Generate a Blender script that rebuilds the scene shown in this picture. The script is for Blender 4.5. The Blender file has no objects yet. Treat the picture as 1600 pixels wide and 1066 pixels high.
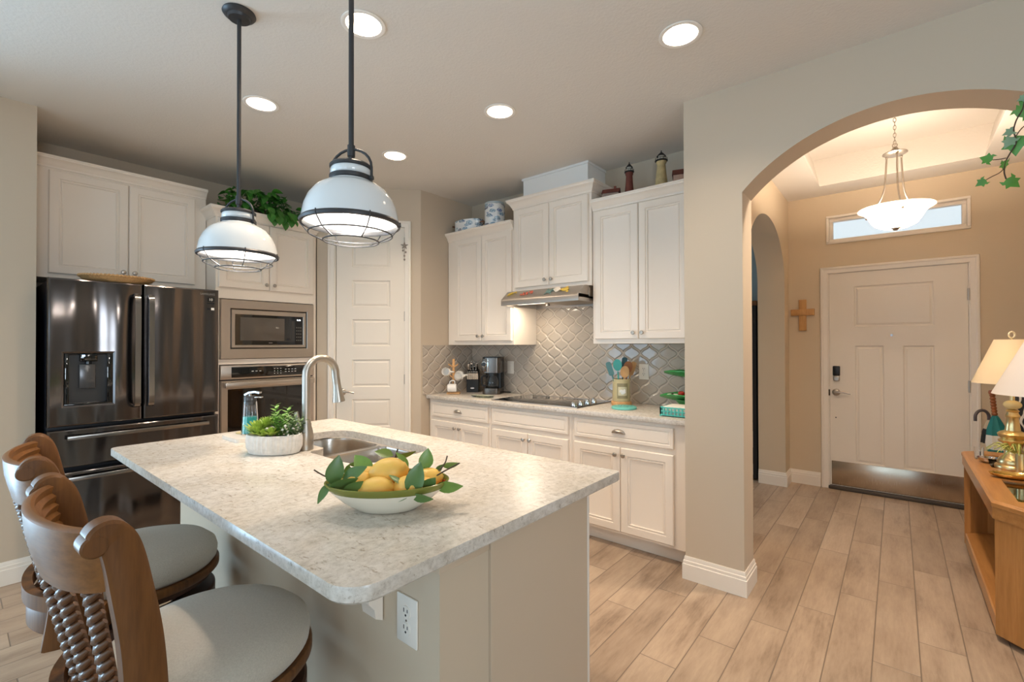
import bpy, bmesh, math, random
from mathutils import Matrix, Vector
from math import sin, cos, pi, radians
scene = bpy.context.scene
COL = scene.collection
random.seed(7)

# ------------------------------------------------------------------ camera, world, exposure
FOC, YAW, PITCH, ROLL, EYE = 729.5, 0.68906, 0.008295, -0.002083, 1.40
_fw = Vector((-sin(YAW), cos(YAW), 0)); _rt = Vector((cos(YAW), sin(YAW), 0)); _up = Vector((0, 0, 1))
_F = _fw * cos(PITCH) + _up * sin(PITCH); _u2 = _up * cos(PITCH) - _fw * sin(PITCH)
_R = _rt * cos(ROLL) + _u2 * sin(ROLL); _U = _u2 * cos(ROLL) - _rt * sin(ROLL)
cam_data = bpy.data.cameras.new('camera'); cam = bpy.data.objects.new('camera', cam_data); COL.objects.link(cam)
cam_data.sensor_width = 36; cam_data.lens = FOC / 1600 * 36; cam_data.clip_start = .02
m = Matrix.Identity(4)
for i in range(3):
    m[i][0] = _R[i]; m[i][1] = _U[i]; m[i][2] = -_F[i]
m[0][3], m[1][3], m[2][3] = 0, 0, EYE
cam.matrix_world = m
scene.camera = cam
scene.view_settings.view_transform = 'Standard'
scene.view_settings.look = 'None'
scene.view_settings.gamma = 1
scene.view_settings.use_curve_mapping = False
scene.view_settings.exposure = -0.06
world = bpy.data.worlds.new('sky'); scene.world = world; world.use_nodes = True
_bg = world.node_tree.nodes['Background']; _bg.inputs[0].default_value = (.80, .93, 1.0, 1); _bg.inputs[1].default_value = 1.0
scene.cycles.max_bounces = 10; scene.cycles.diffuse_bounces = 5; scene.cycles.glossy_bounces = 5
scene.cycles.transmission_bounces = 8; scene.cycles.sample_clamp_indirect = 6

def lamp(name, kind, loc, power, color, rot=(0, 0, 0), size=None, size_y=None, shape=None, radius=None, spread=None):
    d = bpy.data.lights.new(name, kind); d.energy = power; d.color = color
    if kind == 'AREA':
        d.shape = shape or 'RECTANGLE'; d.size = size
        if size_y: d.size_y = size_y
        if spread: d.spread = spread
    elif radius: d.shadow_soft_size = radius
    o = bpy.data.objects.new(name, d); COL.objects.link(o); o.location = loc; o.rotation_euler = rot
    return o
DAY = (.50, .76, 1.0); WARM = (1.0, .81, .62); WARMER = (1.0, .76, .5)
CAN_W, PEND_W = 10.4, 5.4
# daylight coming in through the big sliding door at the left and the windows behind the camera
lamp('daylight_sliding_door', 'AREA', (-4.30, -2.0, 1.25), 115, DAY, (0, radians(-90), 0), 2.3, 2.7)
lamp('daylight_rear_window', 'AREA', (-1.9, -5.45, 1.3), 62, DAY, (radians(90), 0, 0), 3.0, 2.1)
lamp('daylight_rear_window', 'AREA', (1.6, -5.45, 1.3), 40, DAY, (radians(90), 0, 0), 1.9, 2.1)
lamp('daylight_dining_window', 'AREA', (-4.95, 4.55, 1.45), 40, DAY, (0, radians(-90), 0), 1.5, 1.2)

lamp('added_side_fill', 'AREA', (3.56, -.9, 1.5), 96, (.74, .87, 1.0), (0, radians(90), 0), 1.5, 1.4)  # added light from the right: streaks on the fridge, fill on the left walls
lamp('daylight_patio_bounce', 'AREA', (-5.1, -1.6, .12), 225, (.42, .72, 1.0), (0, radians(-142), 0), 1.4, 3.2)

# ------------------------------------------------------------------ helpers
def lin(c):
    return tuple((x / 255 / 12.92 if x / 255 <= .04045 else ((x / 255 + .055) / 1.055) ** 2.4) for x in c)

class MB:
    def __init__(self): self.bm = bmesh.new()
    def raw(self, verts, faces, M=None):
        vs = [self.bm.verts.new((M @ Vector(v)) if M else v) for v in verts]
        for f in faces:
            try: self.bm.faces.new([vs[i] for i in f])
            except ValueError: pass
        return self
    def merge(self, t, M=None):
        t.verts.ensure_lookup_table()
        t.verts.index_update()
        vs = [self.bm.verts.new((M @ v.co) if M else v.co) for v in t.verts]
        for f in t.faces: self.bm.faces.new([vs[v.index] for v in f.verts])
        t.free(); return self
    def box(self, x0, x1, y0, y1, z0, z1, bev=0, M=None, seg=2):
        t = bmesh.new()
        v = [t.verts.new(p) for p in ((x0, y0, z0), (x1, y0, z0), (x1, y1, z0), (x0, y1, z0), (x0, y0, z1), (x1, y0, z1), (x1, y1, z1), (x0, y1, z1))]
        for f in ((3, 2, 1, 0), (4, 5, 6, 7), (0, 1, 5, 4), (1, 2, 6, 5), (2, 3, 7, 6), (3, 0, 4, 7)): t.faces.new([v[i] for i in f])
        if bev: bmesh.ops.bevel(t, geom=t.edges[:], offset=bev, segments=seg, profile=.5, affect='EDGES')
        return self.merge(t, M)
    def loops(self, L, M=None, cap0=True, cap1=True, closed=True):
        n = len(L[0]); vs = []
        for lp in L: vs.append([self.bm.verts.new((M @ Vector(p)) if M else p) for p in lp])
        for a, b in zip(vs, vs[1:]):
            for i in range(n if closed else n - 1):
                j = (i + 1) % n
                self.bm.faces.new((a[i], a[j], b[j], b[i]))
        if cap0: self.bm.faces.new(vs[0][::-1])
        if cap1: self.bm.faces.new(vs[-1])
        return self
    def lathe(self, prof, n=32, M=None, sx=1, sy=1, cap0=False, cap1=False):
        L = [[(r * cos(2 * pi * i / n) * sx, r * sin(2 * pi * i / n) * sy, z) for i in range(n)] for r, z in prof]
        return self.loops(L, M, cap0, cap1)
    def cyl(self, r, z0, z1, n=24, M=None, bev=0):
        p = [(r, z0), (r, z1)] if not bev else [(r - bev, z0), (r, z0 + bev), (r, z1 - bev), (r - bev, z1)]
        return self.lathe(p, n, M, cap0=True, cap1=True)
    def sphere(self, r, c=(0, 0, 0), n=16, s=(1, 1, 1), M=None):
        k = n // 2
        prof = [(max(1e-4, r * sin(pi * i / k)), -r * cos(pi * i / k)) for i in range(k + 1)]
        L = [[(c[0] + q * cos(2 * pi * i / n) * s[0], c[1] + q * sin(2 * pi * i / n) * s[1], c[2] + z * s[2]) for i in range(n)] for q, z in prof]
        return self.loops(L, M)
    def tube(self, pts, r, n=8, closed=False, M=None, flat=None, up=None):
        P = [Vector(p) for p in pts]; k = len(P)
        rr = r if isinstance(r, (list, tuple)) else [r] * k
        L = []; prev = None
        for i in range(k):
            if closed: t = P[(i + 1) % k] - P[i - 1]
            else: t = P[min(i + 1, k - 1)] - P[max(i - 1, 0)]
            t.normalize()
            if up is not None:
                a = Vector(up); a = (a - t * a.dot(t)).normalized()
            elif prev is None:
                a = Vector((0, 0, 1)) if abs(t.z) < .9 else Vector((1, 0, 0)); a = (a - t * a.dot(t)).normalized()
            else: a = (prev - t * prev.dot(t)).normalized()
            prev = a; b = t.cross(a); f = flat or (1, 1)
            L.append([P[i] + (a * cos(2 * pi * j / n) * f[0] + b * sin(2 * pi * j / n) * f[1]) * rr[i] for j in range(n)])
        if closed: L.append(L[0]); return self.loops(L, M, False, False)
        return self.loops(L, M)
    def sweep(self, pts, sec, ups, M=None):
        """sec(i) -> list of (side, up) offsets; ups = up vector"""
        P = [Vector(p) for p in pts]; k = len(P); L = []
        for i in range(k):
            t = (P[min(i + 1, k - 1)] - P[max(i - 1, 0)]).normalized()
            u = Vector(ups(i)); u = (u - t * u.dot(t)).normalized(); s = t.cross(u)
            L.append([P[i] + s * a + u * b for a, b in sec(i)])
        return self.loops(L, M)
    def prism(self, poly, a, b, M=None):
        """poly in (x, y) extruded z a..b"""
        return self.loops([[(x, y, a) for x, y in poly], [(x, y, b) for x, y in poly]], M)
    def prism_xz(self, poly, y0, y1, M=None):
        return self.loops([[(x, y0, z) for x, z in poly], [(x, y1, z) for x, z in poly]], M)
    def prism_yz(self, poly, x0, x1, M=None):
        return self.loops([[(x0, y, z) for y, z in poly], [(x1, y, z) for y, z in poly]], M)
    def panel(self, x0, x1, z0, z1, prof, M=None, back=True):
        """nested rectangles facing -y: prof = [(inset, y)]"""
        L = [[(x0 + i, y, z0 + i), (x1 - i, y, z0 + i), (x1 - i, y, z1 - i), (x0 + i, y, z1 - i)] for i, y in prof]
        return self.loops(L, M, cap0=back)
    def build(self, name, mat, parent=None, smooth=35, loc=None, rz=None):
        bmesh.ops.recalc_face_normals(self.bm, faces=self.bm.faces[:])
        me = bpy.data.meshes.new(name); self.bm.to_mesh(me); self.bm.free()
        if smooth:
            me.shade_smooth(); me.set_sharp_from_angle(angle=radians(smooth))
        me.materials.append(mat)
        o = bpy.data.objects.new(name, me); COL.objects.link(o)
        if parent: o.parent = parent
        if loc: o.location = loc
        if rz is not None: o.rotation_euler = (0, 0, rz)
        return o

def tag(o, label, cat, group=None):
    o['label'] = label; o['category'] = cat
    if group: o['group'] = group
    return o
def thing(name, label, cat, loc=(0, 0, 0), rz=0, group=None):
    o = bpy.data.objects.new(name, None); COL.objects.link(o); o.location = loc; o.rotation_euler = (0, 0, rz)
    o.empty_display_size = .05
    return tag(o, label, cat, group)
def struct(name, mb, mat, smooth=35):
    o = mb.build(name, mat, smooth=smooth); o['kind'] = 'structure'; return o
def copy_tree(o, loc, rz=0, label=None, group=None):
    r = o.copy(); COL.objects.link(r); r.location = loc; r.rotation_euler = (0, 0, rz)
    if label: r['label'] = label
    if group: r['group'] = group
    for ch in list(o.children):
        c = ch.copy(); COL.objects.link(c); c.parent = r
        for g in list(ch.children):
            d = g.copy(); COL.objects.link(d); d.parent = c
    return r
def MT(x=0, y=0, z=0, rx=0, ry=0, rz=0, s=1):
    return Matrix.Translation((x, y, z)) @ Matrix.Rotation(rz, 4, 'Z') @ Matrix.Rotation(ry, 4, 'Y') @ Matrix.Rotation(rx, 4, 'X') @ Matrix.Scale(s, 4)
def along(p, q):
    """matrix taking +z to direction p->q at p"""
    p = Vector(p); d = (Vector(q) - p).normalized()
    return Matrix.Translation(p) @ d.to_track_quat('Z', 'Y').to_matrix().to_4x4()
def arc(cx, cy, r, a0, a1, n):
    return [(cx + r * cos(a0 + (a1 - a0) * i / n), cy + r * sin(a0 + (a1 - a0) * i / n)) for i in range(n + 1)]
def rrect(x0, x1, y0, y1, r, n=6):
    return arc(x1 - r, y0 + r, r, -pi / 2, 0, n) + arc(x1 - r, y1 - r, r, 0, pi / 2, n) + arc(x0 + r, y1 - r, r, pi / 2, pi, n) + arc(x0 + r, y0 + r, r, pi, 1.5 * pi, n)
def catmull(pts, k=6):
    P = [Vector(p) for p in pts]; out = []
    for i in range(len(P) - 1):
        a, b, c, d = P[max(i - 1, 0)], P[i], P[i + 1], P[min(i + 2, len(P) - 1)]
        for j in range(k):
            t = j / k
            out.append(.5 * ((2 * b) + (c - a) * t + (2 * a - 5 * b + 4 * c - d) * t * t + (3 * b - a - 3 * c + d) * t ** 3))
    return out + [P[-1]]
def text_mesh(name, body, size, mat, parent, M, depth=.0006):
    cu = bpy.data.curves.new(name, 'FONT'); cu.body = body; cu.size = size; cu.extrude = depth; cu.align_x = 'CENTER'; cu.align_y = 'CENTER'
    t = bpy.data.objects.new(name + '_tmp', cu); COL.objects.link(t)
    dg = bpy.context.evaluated_depsgraph_get(); me = bpy.data.meshes.new_from_object(t.evaluated_get(dg))
    bpy.data.objects.remove(t); bpy.data.curves.remove(cu)
    me.transform(M); me.materials.clear(); me.materials.append(mat)
    o = bpy.data.objects.new(name, me); COL.objects.link(o); o.parent = parent
    return o
def leaf(mb, M, L, W, fold=.25, droop=.2, n=4, tip=1.0):
    """a folded leaf along +x"""
    rows = []
    for i in range(n + 1):
        t = i / n; w = W * .5 * max(0, sin(pi * t ** .8)) ** .8 if 0 < i < n else .0012
        z = -droop * L * t * t
        rows.append(((L * t, -w, z + w * fold), (L * t, 0, z), (L * t, w, z + w * fold)))
    v = [p for r in rows for p in r]; f = []
    for i in range(n):
        a = i * 3; f += [(a, a + 1, a + 4, a + 3), (a + 1, a + 2, a + 5, a + 4)]
    mb.raw(v, f, M)
IVY = [(0, 0), (.10, .30), (-.12, .42), (.22, .46), (.30, .34), (.55, .52), (.60, .26), (1.0, 0)]
def ivy_leaf(mb, M, S):
    """five-lobed leaf along +x, slightly folded"""
    up = IVY[1:-1]
    v = [(0, 0, 0), (.45 * S, 0, -.02 * S), (S, 0, -.14 * S)] + [(x * S, y * S, .12 * abs(y) * S - .14 * S * x * x) for x, y in up] + [(x * S, -y * S, .12 * abs(y) * S - .14 * S * x * x) for x, y in up]
    k = len(up); f = []
    a = [3 + i for i in range(k)]; b = [3 + k + i for i in range(k)]
    for s in (a, b):
        ring = [0] + s + [2]
        for p, q in zip(ring, ring[1:]): f.append((1, p, q) if s is a else (1, q, p))
    mb.raw(v, f, M)

# ------------------------------------------------------------------ materials
MATS = {}
class NT:
    def __init__(self, name):
        self.m = bpy.data.materials.new(name); self.m.use_nodes = True; self.t = self.m.node_tree
        self.b = self.t.nodes['Principled BSDF']; self.out = self.t.nodes['Material Output']
    def n(self, ty, **kw):
        x = self.t.nodes.new(ty)
        for k, v in kw.items(): setattr(x, k, v)
        return x
    def l(self, a, b): self.t.links.new(a, b)
    def set(self, x, i, v):
        if isinstance(v, (int, float, tuple)): x.inputs[i].default_value = v
        else: self.l(v, x.inputs[i])
    def math(self, op, a, b=None, c=None):
        x = self.n('ShaderNodeMath', operation=op); self.set(x, 0, a)
        if b is not None: self.set(x, 1, b)
        if c is not None: self.set(x, 2, c)
        return x.outputs[0]
    def coord(self, scale=(1, 1, 1), which='Object'):
        c = self.n('ShaderNodeTexCoord'); mp = self.n('ShaderNodeMapping'); self.l(c.outputs[which], mp.inputs[0])
        mp.inputs['Scale'].default_value = scale; return mp.outputs[0]
    def noise(self, vec, scale, detail=3, rough=.5):
        x = self.n('ShaderNodeTexNoise'); self.l(vec, x.inputs['Vector']); x.inputs['Scale'].default_value = scale
        x.inputs['Detail'].default_value = detail; x.inputs['Roughness'].default_value = rough; return x.outputs[0]
    def ramp(self, fac, stops):
        x = self.n('ShaderNodeValToRGB'); self.l(fac, x.inputs[0]); e = x.color_ramp.elements
        while len(e) < len(stops): e.new(.5)
        for s, (p, c) in zip(e, stops): s.position = p; s.color = (*c, 1)
        return x.outputs[0]
    def mix(self, fac, a, b, blend='MIX'):
        x = self.n('ShaderNodeMix', data_type='RGBA', blend_type=blend)
        self.set(x, 0, fac)
        for i, v in ((6, a), (7, b)):
            if isinstance(v, tuple): x.inputs[i].default_value = (*v[:3], 1)
            else: self.l(v, x.inputs[i])
        return x.outputs[2]
    def bump(self, h, strength=.3, dist=.002):
        x = self.n('ShaderNodeBump'); x.inputs['Strength'].default_value = strength; x.inputs['Distance'].default_value = dist
        self.l(h, x.inputs['Height']); self.l(x.outputs[0], self.b.inputs['Normal']); return x
    def base(self, c, rough=.5, metal=0, **kw):
        if isinstance(c, tuple): self.b.inputs['Base Color'].default_value = (*c, 1)
        else: self.l(c, self.b.inputs['Base Color'])
        self.b.inputs['Roughness'].default_value = rough; self.b.inputs['Metallic'].default_value = metal
        for k, v in kw.items(): self.b.inputs[k].default_value = v
def mat(name, c, rough=.5, metal=0, noise=None, bump=None, **kw):
    """plain material with a slight mottling and optional fine bump (all procedural)"""
    if name in MATS: return MATS[name]
    t = NT(name); c = lin(c)
    v = t.coord()
    if noise:
        f = t.noise(v, noise[0], 3)
        t.base(t.mix(f, tuple(x * (1 - noise[1]) for x in c), tuple(min(1, x * (1 + noise[1])) for x in c)), rough, metal, **kw)
    else: t.base(c, rough, metal, **kw)
    if bump: t.bump(t.noise(v, bump[0], 2), bump[1], bump[2] if len(bump) > 2 else .002)
    MATS[name] = t.m; return t.m
def glass(name, c=(1, 1, 1), rough=0.0, ior=1.45):
    t = NT(name); t.base(c, rough, 0, IOR=ior); t.b.inputs['Transmission Weight'].default_value = 1; MATS[name] = t.m; return t.m
def emit(name, c, s):
    t = NT(name); t.base(c, .5); t.b.inputs['Emission Color'].default_value = (*c, 1); t.b.inputs['Emission Strength'].default_value = s
    MATS[name] = t.m; return t.m
def steel(name, c, rough, streak=(3, 3, 160), waves=None, aniso=0, metal=1.0):
    t = NT(name); v = t.coord(streak); f = t.noise(v, 6, 2)
    t.base(lin(c), rough, metal); r = t.math('MULTIPLY_ADD', f, rough * .5, rough * .75); t.l(r, t.b.inputs['Roughness'])
    if not waves: t.bump(t.noise(t.coord(tuple(q * 4 for q in streak)), 6, 1), .02, .0005)
    if aniso: t.b.inputs['Anisotropic'].default_value = aniso
    if waves:
        w = t.noise(t.coord(waves[0]), waves[1], 1); t.bump(w, waves[2], waves[3])
    MATS[name] = t.m; return t.m
def wood(name, c1, c2, axis=0, rough=.4, scale=9, ring=.5, coat=0):
    t = NT(name); s = [1, 1, 1]; s[axis] = .08
    v = t.coord(tuple(s)); f = t.noise(v, scale, 5, .6); g = t.noise(v, scale * 9, 3, .7)
    h = t.math('MULTIPLY_ADD', g, .45, t.math('MULTIPLY', f, .6))
    t.base(t.ramp(h, [(.3, lin(c1)), (.7, lin(c2))]), rough); t.bump(g, .12, .001)
    t.b.inputs['Specular IOR Level'].default_value = .3
    if coat: t.b.inputs['Coat Weight'].default_value = coat; t.b.inputs['Coat Roughness'].default_value = .15
    MATS[name] = t.m; return t.m

M_wall = mat('wall_paint', (200, 184, 163), .75, noise=(1.2, .02), bump=(220, .08, .001))
M_foyer = mat('foyer_paint', (208, 190, 164), .75, noise=(1.2, .02), bump=(220, .08, .001))
M_dining = mat('dining_paint', (150, 165, 170), .75, noise=(1.2, .02), bump=(220, .08, .001))
M_ceil = mat('ceiling_paint', (224, 218, 210), .85, bump=(75, .35, .004))
M_trim = mat('trim_paint', (238, 229, 217), .4, noise=(2, .01))
M_cab = mat('cabinet_paint', (240, 228, 214), .38, noise=(3, .012))
M_door = mat('door_paint', (236, 226, 212), .42, noise=(3, .012))
M_knee = mat('island_wall_paint', (206, 188, 164), .7, noise=(1.2, .02), bump=(220, .08, .001))
M_isl = mat('island_panel_paint', (206, 186, 162), .5, noise=(3, .012))
M_nickel = steel('brushed_nickel', (186, 178, 168), .36, (8, 8, 60))
M_chrome = mat('chrome', (225, 225, 225), .08, 1)
M_steel = steel('stainless_steel', (196, 184, 172), .34, (1, 1, 90), aniso=.3)
M_hood = steel('hood_steel', (186, 178, 170), .40, (1, 60, 60))
M_sink = steel('sink_steel', (205, 198, 190), .22, (40, 3, 3))
M_bss = steel('black_stainless', (106, 101, 100), .14, (1, 1, 120), waves=((1, 1, .09), 4.5, 1.0, .06), aniso=.7)
M_kick = steel('kick_plate_steel', (206, 190, 170), .25, (120, 2, 2))
M_black = mat('black_plastic', (16, 16, 18), .35)
M_blackgl = mat('black_glass', (9, 9, 10), .04, 0, **{'Coat Weight': .5})
M_navy = mat('fridge_side_black', (22, 25, 34), .45)
M_dark = mat('dark_grey_plastic', (52, 52, 55), .35)
M_bronze = mat('dark_bronze', (70, 70, 72), .42, .55, noise=(20, .1))
M_white = mat('white_ceramic', (240, 236, 230), .2)
M_whiteen = mat('white_enamel', (232, 236, 238), .12, 0, **{'Coat Weight': .6})
M_plate = mat('white_plastic', (236, 230, 220), .35)
M_slot = mat('socket_slot', (35, 32, 30), .6)
M_bulb = emit('bulb_glow', (1, .93, .82), 14)
M_can = emit('can_glow', (1, .90, .76), 9)
M_canring = mat('can_trim_white', (245, 240, 232), .4)
M_stool = wood('stool_wood', (72, 42, 19), (126, 82, 42), 2, .46, 7, coat=.06)
M_stoolrail = wood('stool_rail_wood', (84, 50, 22), (140, 92, 46), 0, .42, 7, coat=.15)
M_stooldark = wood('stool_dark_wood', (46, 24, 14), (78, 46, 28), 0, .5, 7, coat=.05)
M_rattan = mat('woven_rattan', (96, 62, 36), .38, noise=(40, .35), **{'Coat Weight': .2})
M_oak = wood('oak', (146, 96, 48), (190, 136, 78), 1, .38, 6, coat=.3)
M_oakv = wood('oak_upright', (146, 96, 48), (190, 136, 78), 2, .38, 6, coat=.3)
M_lightwood = wood('light_wood', (190, 140, 90), (222, 176, 122), 2, .5, 12)
M_cross = wood('cross_wood', (168, 122, 72), (204, 158, 104), 2, .5, 14)
M_brass = mat('polished_brass', (228, 206, 152), .30, 1, noise=(8, .06))
M_gold = mat('gold_dish', (222, 190, 120), .25, 1, noise=(60, .2))
M_silver = mat('silver_dish', (200, 200, 205), .12, 1)
M_glass = glass('clear_glass')
M_tealglass = mat('teal_liquid', (52, 196, 190), .15)
M_lemon = mat('lemon_peel', (240, 192, 92), .45, noise=(9, .06), bump=(160, .25, .0012), **{'Subsurface Weight': .08})
M_leaf = mat('leaf_green', (112, 146, 66), .35, noise=(18, .3))
M_leafd = mat('leaf_dark', (92, 124, 66), .32, noise=(18, .3))
M_ivy = mat('ivy_green', (84, 142, 52), .4, noise=(22, .35))
M_plant = mat('pothos_green', (62, 122, 44), .38, noise=(9, .5))
M_succ = mat('succulent_green', (112, 158, 66), .45, noise=(30, .3))
M_succ2 = mat('succulent_yellow_green', (160, 184, 76), .45, noise=(30, .25))
M_twig = mat('twig', (74, 56, 42), .7)
M_soil = mat('soil', (60, 48, 38), .9, bump=(90, .6, .004))
M_teal = mat('teal_plastic', (84, 190, 180), .4)
M_tealcer = mat('teal_ceramic', (120, 205, 190), .25)
M_greencer = mat('green_glazed_leaf', (64, 156, 84), .25, noise=(25, .3))
M_red = mat('red_glaze', (176, 42, 34), .25, noise=(30, .2))
M_napkin = mat('paper_napkin', (240, 236, 226), .9)
M_shade_on = None

def m_fabric():
    t = NT('seat_fabric'); v = t.coord(); w = t.n('ShaderNodeTexWave'); w.inputs['Scale'].default_value = 170; t.l(v, w.inputs[0])
    w2 = t.n('ShaderNodeTexWave', bands_direction='Y'); w2.inputs['Scale'].default_value = 170; t.l(v, w2.inputs[0])
    h = t.math('ADD', w.outputs[1], w2.outputs[1]); f = t.noise(v, 260, 2)
    t.base(t.mix(f, lin((176, 166, 150)), lin((206, 197, 182))), .9); t.b.inputs['Sheen Weight'].default_value = .3
    t.bump(t.math('ADD', h, f), .35, .0012); return t.m
M_fabric = m_fabric()
def m_quartz():
    t = NT('speckled_quartz'); v = t.coord()
    n1 = t.noise(t.coord((1, .7, 1)), 60, 8, .74); n2 = t.noise(v, 150, 4, .7); n3 = t.noise(t.coord((.6, 1.6, 1)), 48, 6, .7); n4 = t.noise(v, 5, 3, .6)
    c = t.ramp(n1, [(.30, lin((186, 178, 168))), (.46, lin((210, 203, 194))), (.58, lin((223, 217, 209))), (.8, lin((230, 225, 218)))])
    d = t.ramp(n3, [(.59, (1, 1, 1)), (.66, lin((208, 201, 192)))])
    e = t.ramp(n2, [(.28, lin((200, 192, 180))), (.40, (1, 1, 1))])
    g = t.ramp(n4, [(.35, lin((244, 240, 234))), (.6, (1, 1, 1))])
    t.base(t.mix(1.0, t.mix(1.0, t.mix(1.0, c, d, 'MULTIPLY'), e, 'MULTIPLY'), g, 'MULTIPLY'), .25); return t.m
M_quartz = m_quartz()
def m_floor():
    t = NT('wood_look_plank_tile'); c = t.n('ShaderNodeTexCoord'); s = t.n('ShaderNodeSeparateXYZ'); t.l(c.outputs['Object'], s.inputs[0])
    X, Y = s.outputs[0], s.outputs[1]
    u = t.math('DIVIDE', t.math('ADD', X, .745), .1632); col = t.math('FLOOR', u)
    off = t.math('MULTIPLY', col, .302); vv = t.math('DIVIDE', t.math('SUBTRACT', t.math('SUBTRACT', Y, .498), off), .907); row = t.math('FLOOR', vv)
    fu = t.math('FRACT', u); fv = t.math('FRACT', vv)
    du = t.math('MULTIPLY', t.math('MINIMUM', fu, t.math('SUBTRACT', 1.0, fu)), .1632)
    dv = t.math('MULTIPLY', t.math('MINIMUM', fv, t.math('SUBTRACT', 1.0, fv)), .907)
    d = t.math('MINIMUM', du, dv)
    g = t.n('ShaderNodeMapRange'); t.l(d, g.inputs[0]); g.inputs[1].default_value = .0012; g.inputs[2].default_value = .0032
    cid = t.n('ShaderNodeCombineXYZ'); t.l(col, cid.inputs[0]); t.l(row, cid.inputs[1])
    wn = t.n('ShaderNodeTexWhiteNoise'); t.l(cid.outputs[0], wn.inputs['Vector'])
    # grain, shifted per plank
    sh = t.n('ShaderNodeVectorMath', operation='MULTIPLY_ADD'); t.l(wn.outputs['Color'], sh.inputs[0]); sh.inputs[1].default_value = (9, 9, 9); t.l(c.outputs['Object'], sh.inputs[2])
    mp = t.n('ShaderNodeMapping'); t.l(sh.outputs[0], mp.inputs[0]); mp.inputs['Scale'].default_value = (1, .13, 1)
    n1 = t.noise(mp.outputs[0], 13, 6, .62); n2 = t.noise(mp.outputs[0], 90, 4, .7)
    mp2 = t.n('ShaderNodeMapping'); t.l(sh.outputs[0], mp2.inputs[0]); mp2.inputs['Scale'].default_value = (1, .45, 1)
    n3 = t.noise(mp2.outputs[0], 5, 3, .5)
    h = t.math('ADD', t.math('MULTIPLY', n1, .45), t.math('ADD', t.math('MULTIPLY', n2, .25), t.math('MULTIPLY', n3, .38)))
    col1 = t.ramp(h, [(.36, lin((128, 109, 93))), (.5, lin((168, 148, 129))), (.66, lin((188, 169, 149)))])
    tint = t.ramp(wn.outputs['Value'], [(0, lin((232, 228, 224))), (1, lin((255, 253, 250)))])
    c2 = t.mix(1.0, col1, tint, 'MULTIPLY')
    t.base(t.mix(g.outputs[0], lin((120, 104, 90)), c2), .38)
    hh = t.math('ADD', t.math('MULTIPLY', g.outputs[0], 1.0), t.math('MULTIPLY', n2, .12)); t.bump(hh, .5, .0025); return t.m
M_floor = m_floor()
def m_tile(name, axis):
    """lantern (arabesque) tile: a diamond lattice bent into S-curves"""
    t = NT(name); c = t.n('ShaderNodeTexCoord'); s = t.n('ShaderNodeSeparateXYZ'); t.l(c.outputs['Object'], s.inputs[0])
    X, Z = s.outputs[axis], s.outputs[2]
    a = t.math('DIVIDE', X, .150); b = t.math('DIVIDE', Z, .140)
    u = t.math('ADD', a, b); v = t.math('SUBTRACT', a, b)
    k = .048
    u2 = t.math('ADD', u, t.math('MULTIPLY', t.math('SINE', t.math('MULTIPLY', v, 2 * pi)), k))
    v2 = t.math('ADD', v, t.math('MULTIPLY', t.math('SINE', t.math('MULTIPLY', u, 2 * pi)), k))
    def edge(q):
        f = t.math('FRACT', q); return t.math('MINIMUM', f, t.math('SUBTRACT', 1.0, f))
    d = t.math('MINIMUM', edge(u2), edge(v2))
    g = t.n('ShaderNodeMapRange'); t.l(d, g.inputs[0]); g.inputs[1].default_value = .022; g.inputs[2].default_value = .04
    pil = t.n('ShaderNodeMapRange', interpolation_type='SMOOTHSTEP'); t.l(d, pil.inputs[0]); pil.inputs[1].default_value = .015; pil.inputs[2].default_value = .13
    n = t.noise(t.coord(), 9, 3)
    t.base(t.mix(g.outputs[0], lin((206, 194, 178)), t.mix(n, lin((178, 166, 152)), lin((196, 183, 169)))), .12)
    t.l(t.math('MULTIPLY_ADD', g.outputs[0], -.4, .5), t.b.inputs['Roughness'])
    t.bump(t.math('ADD', pil.outputs[0], t.math('MULTIPLY', n, .25)), .9, .006); return t.m
M_tile = m_tile('lantern_tile', 0); M_tiley = m_tile('lantern_tile_return', 1)
def m_fish(name):
    t = NT(name); v = t.coord((1, 1, 1.9)); vo = t.n('ShaderNodeTexVoronoi'); t.l(v, vo.inputs['Vector']); vo.inputs['Scale'].default_value = 15
    n = t.noise(t.coord(), 120, 2)
    blob = t.ramp(vo.outputs['Distance'], [(.46, (1, 1, 1)), (.54, (0, 0, 0))])
    c = t.ramp(t.math('FRACT', t.math('MULTIPLY', vo.outputs['Color'], 1.0)), [(.25, lin((52, 84, 140))), (.5, lin((96, 140, 160))), (.75, lin((40, 52, 84)))])
    c2 = t.mix(t.ramp(n, [(.45, (0, 0, 0)), (.55, (1, 1, 1))]), c, t.mix(.5, c, (1, 1, 1)))
    t.base(t.mix(blob, lin((226, 226, 224)), c2), .2); return t.m
M_fish = m_fish('blue_fish_pattern')
def m_translucent(name, c, e=0, ec=None, tw=.6):
    t = NT(name); t.base(c, .6); tr = t.n('ShaderNodeBsdfTranslucent'); tr.inputs[0].default_value = (*c, 1)
    mx = t.n('ShaderNodeMixShader'); mx.inputs[0].default_value = tw; t.l(t.b.outputs[0], mx.inputs[1]); t.l(tr.outputs[0], mx.inputs[2]); t.l(mx.outputs[0], t.out.inputs[0])
    if e: t.b.inputs['Emission Color'].default_value = (*(ec or c), 1); t.b.inputs['Emission Strength'].default_value = e
    return t.m
M_bowlglass = m_translucent('frosted_glass_bowl', lin((250, 240, 228)), 1.5, (1, .86, .70), .88)
M_shade = m_translucent('cream_lampshade', lin((244, 232, 206)), 0, None, .5)
M_shadew = m_translucent('white_lampshade', lin((238, 232, 226)), 0, None, .3)
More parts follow.
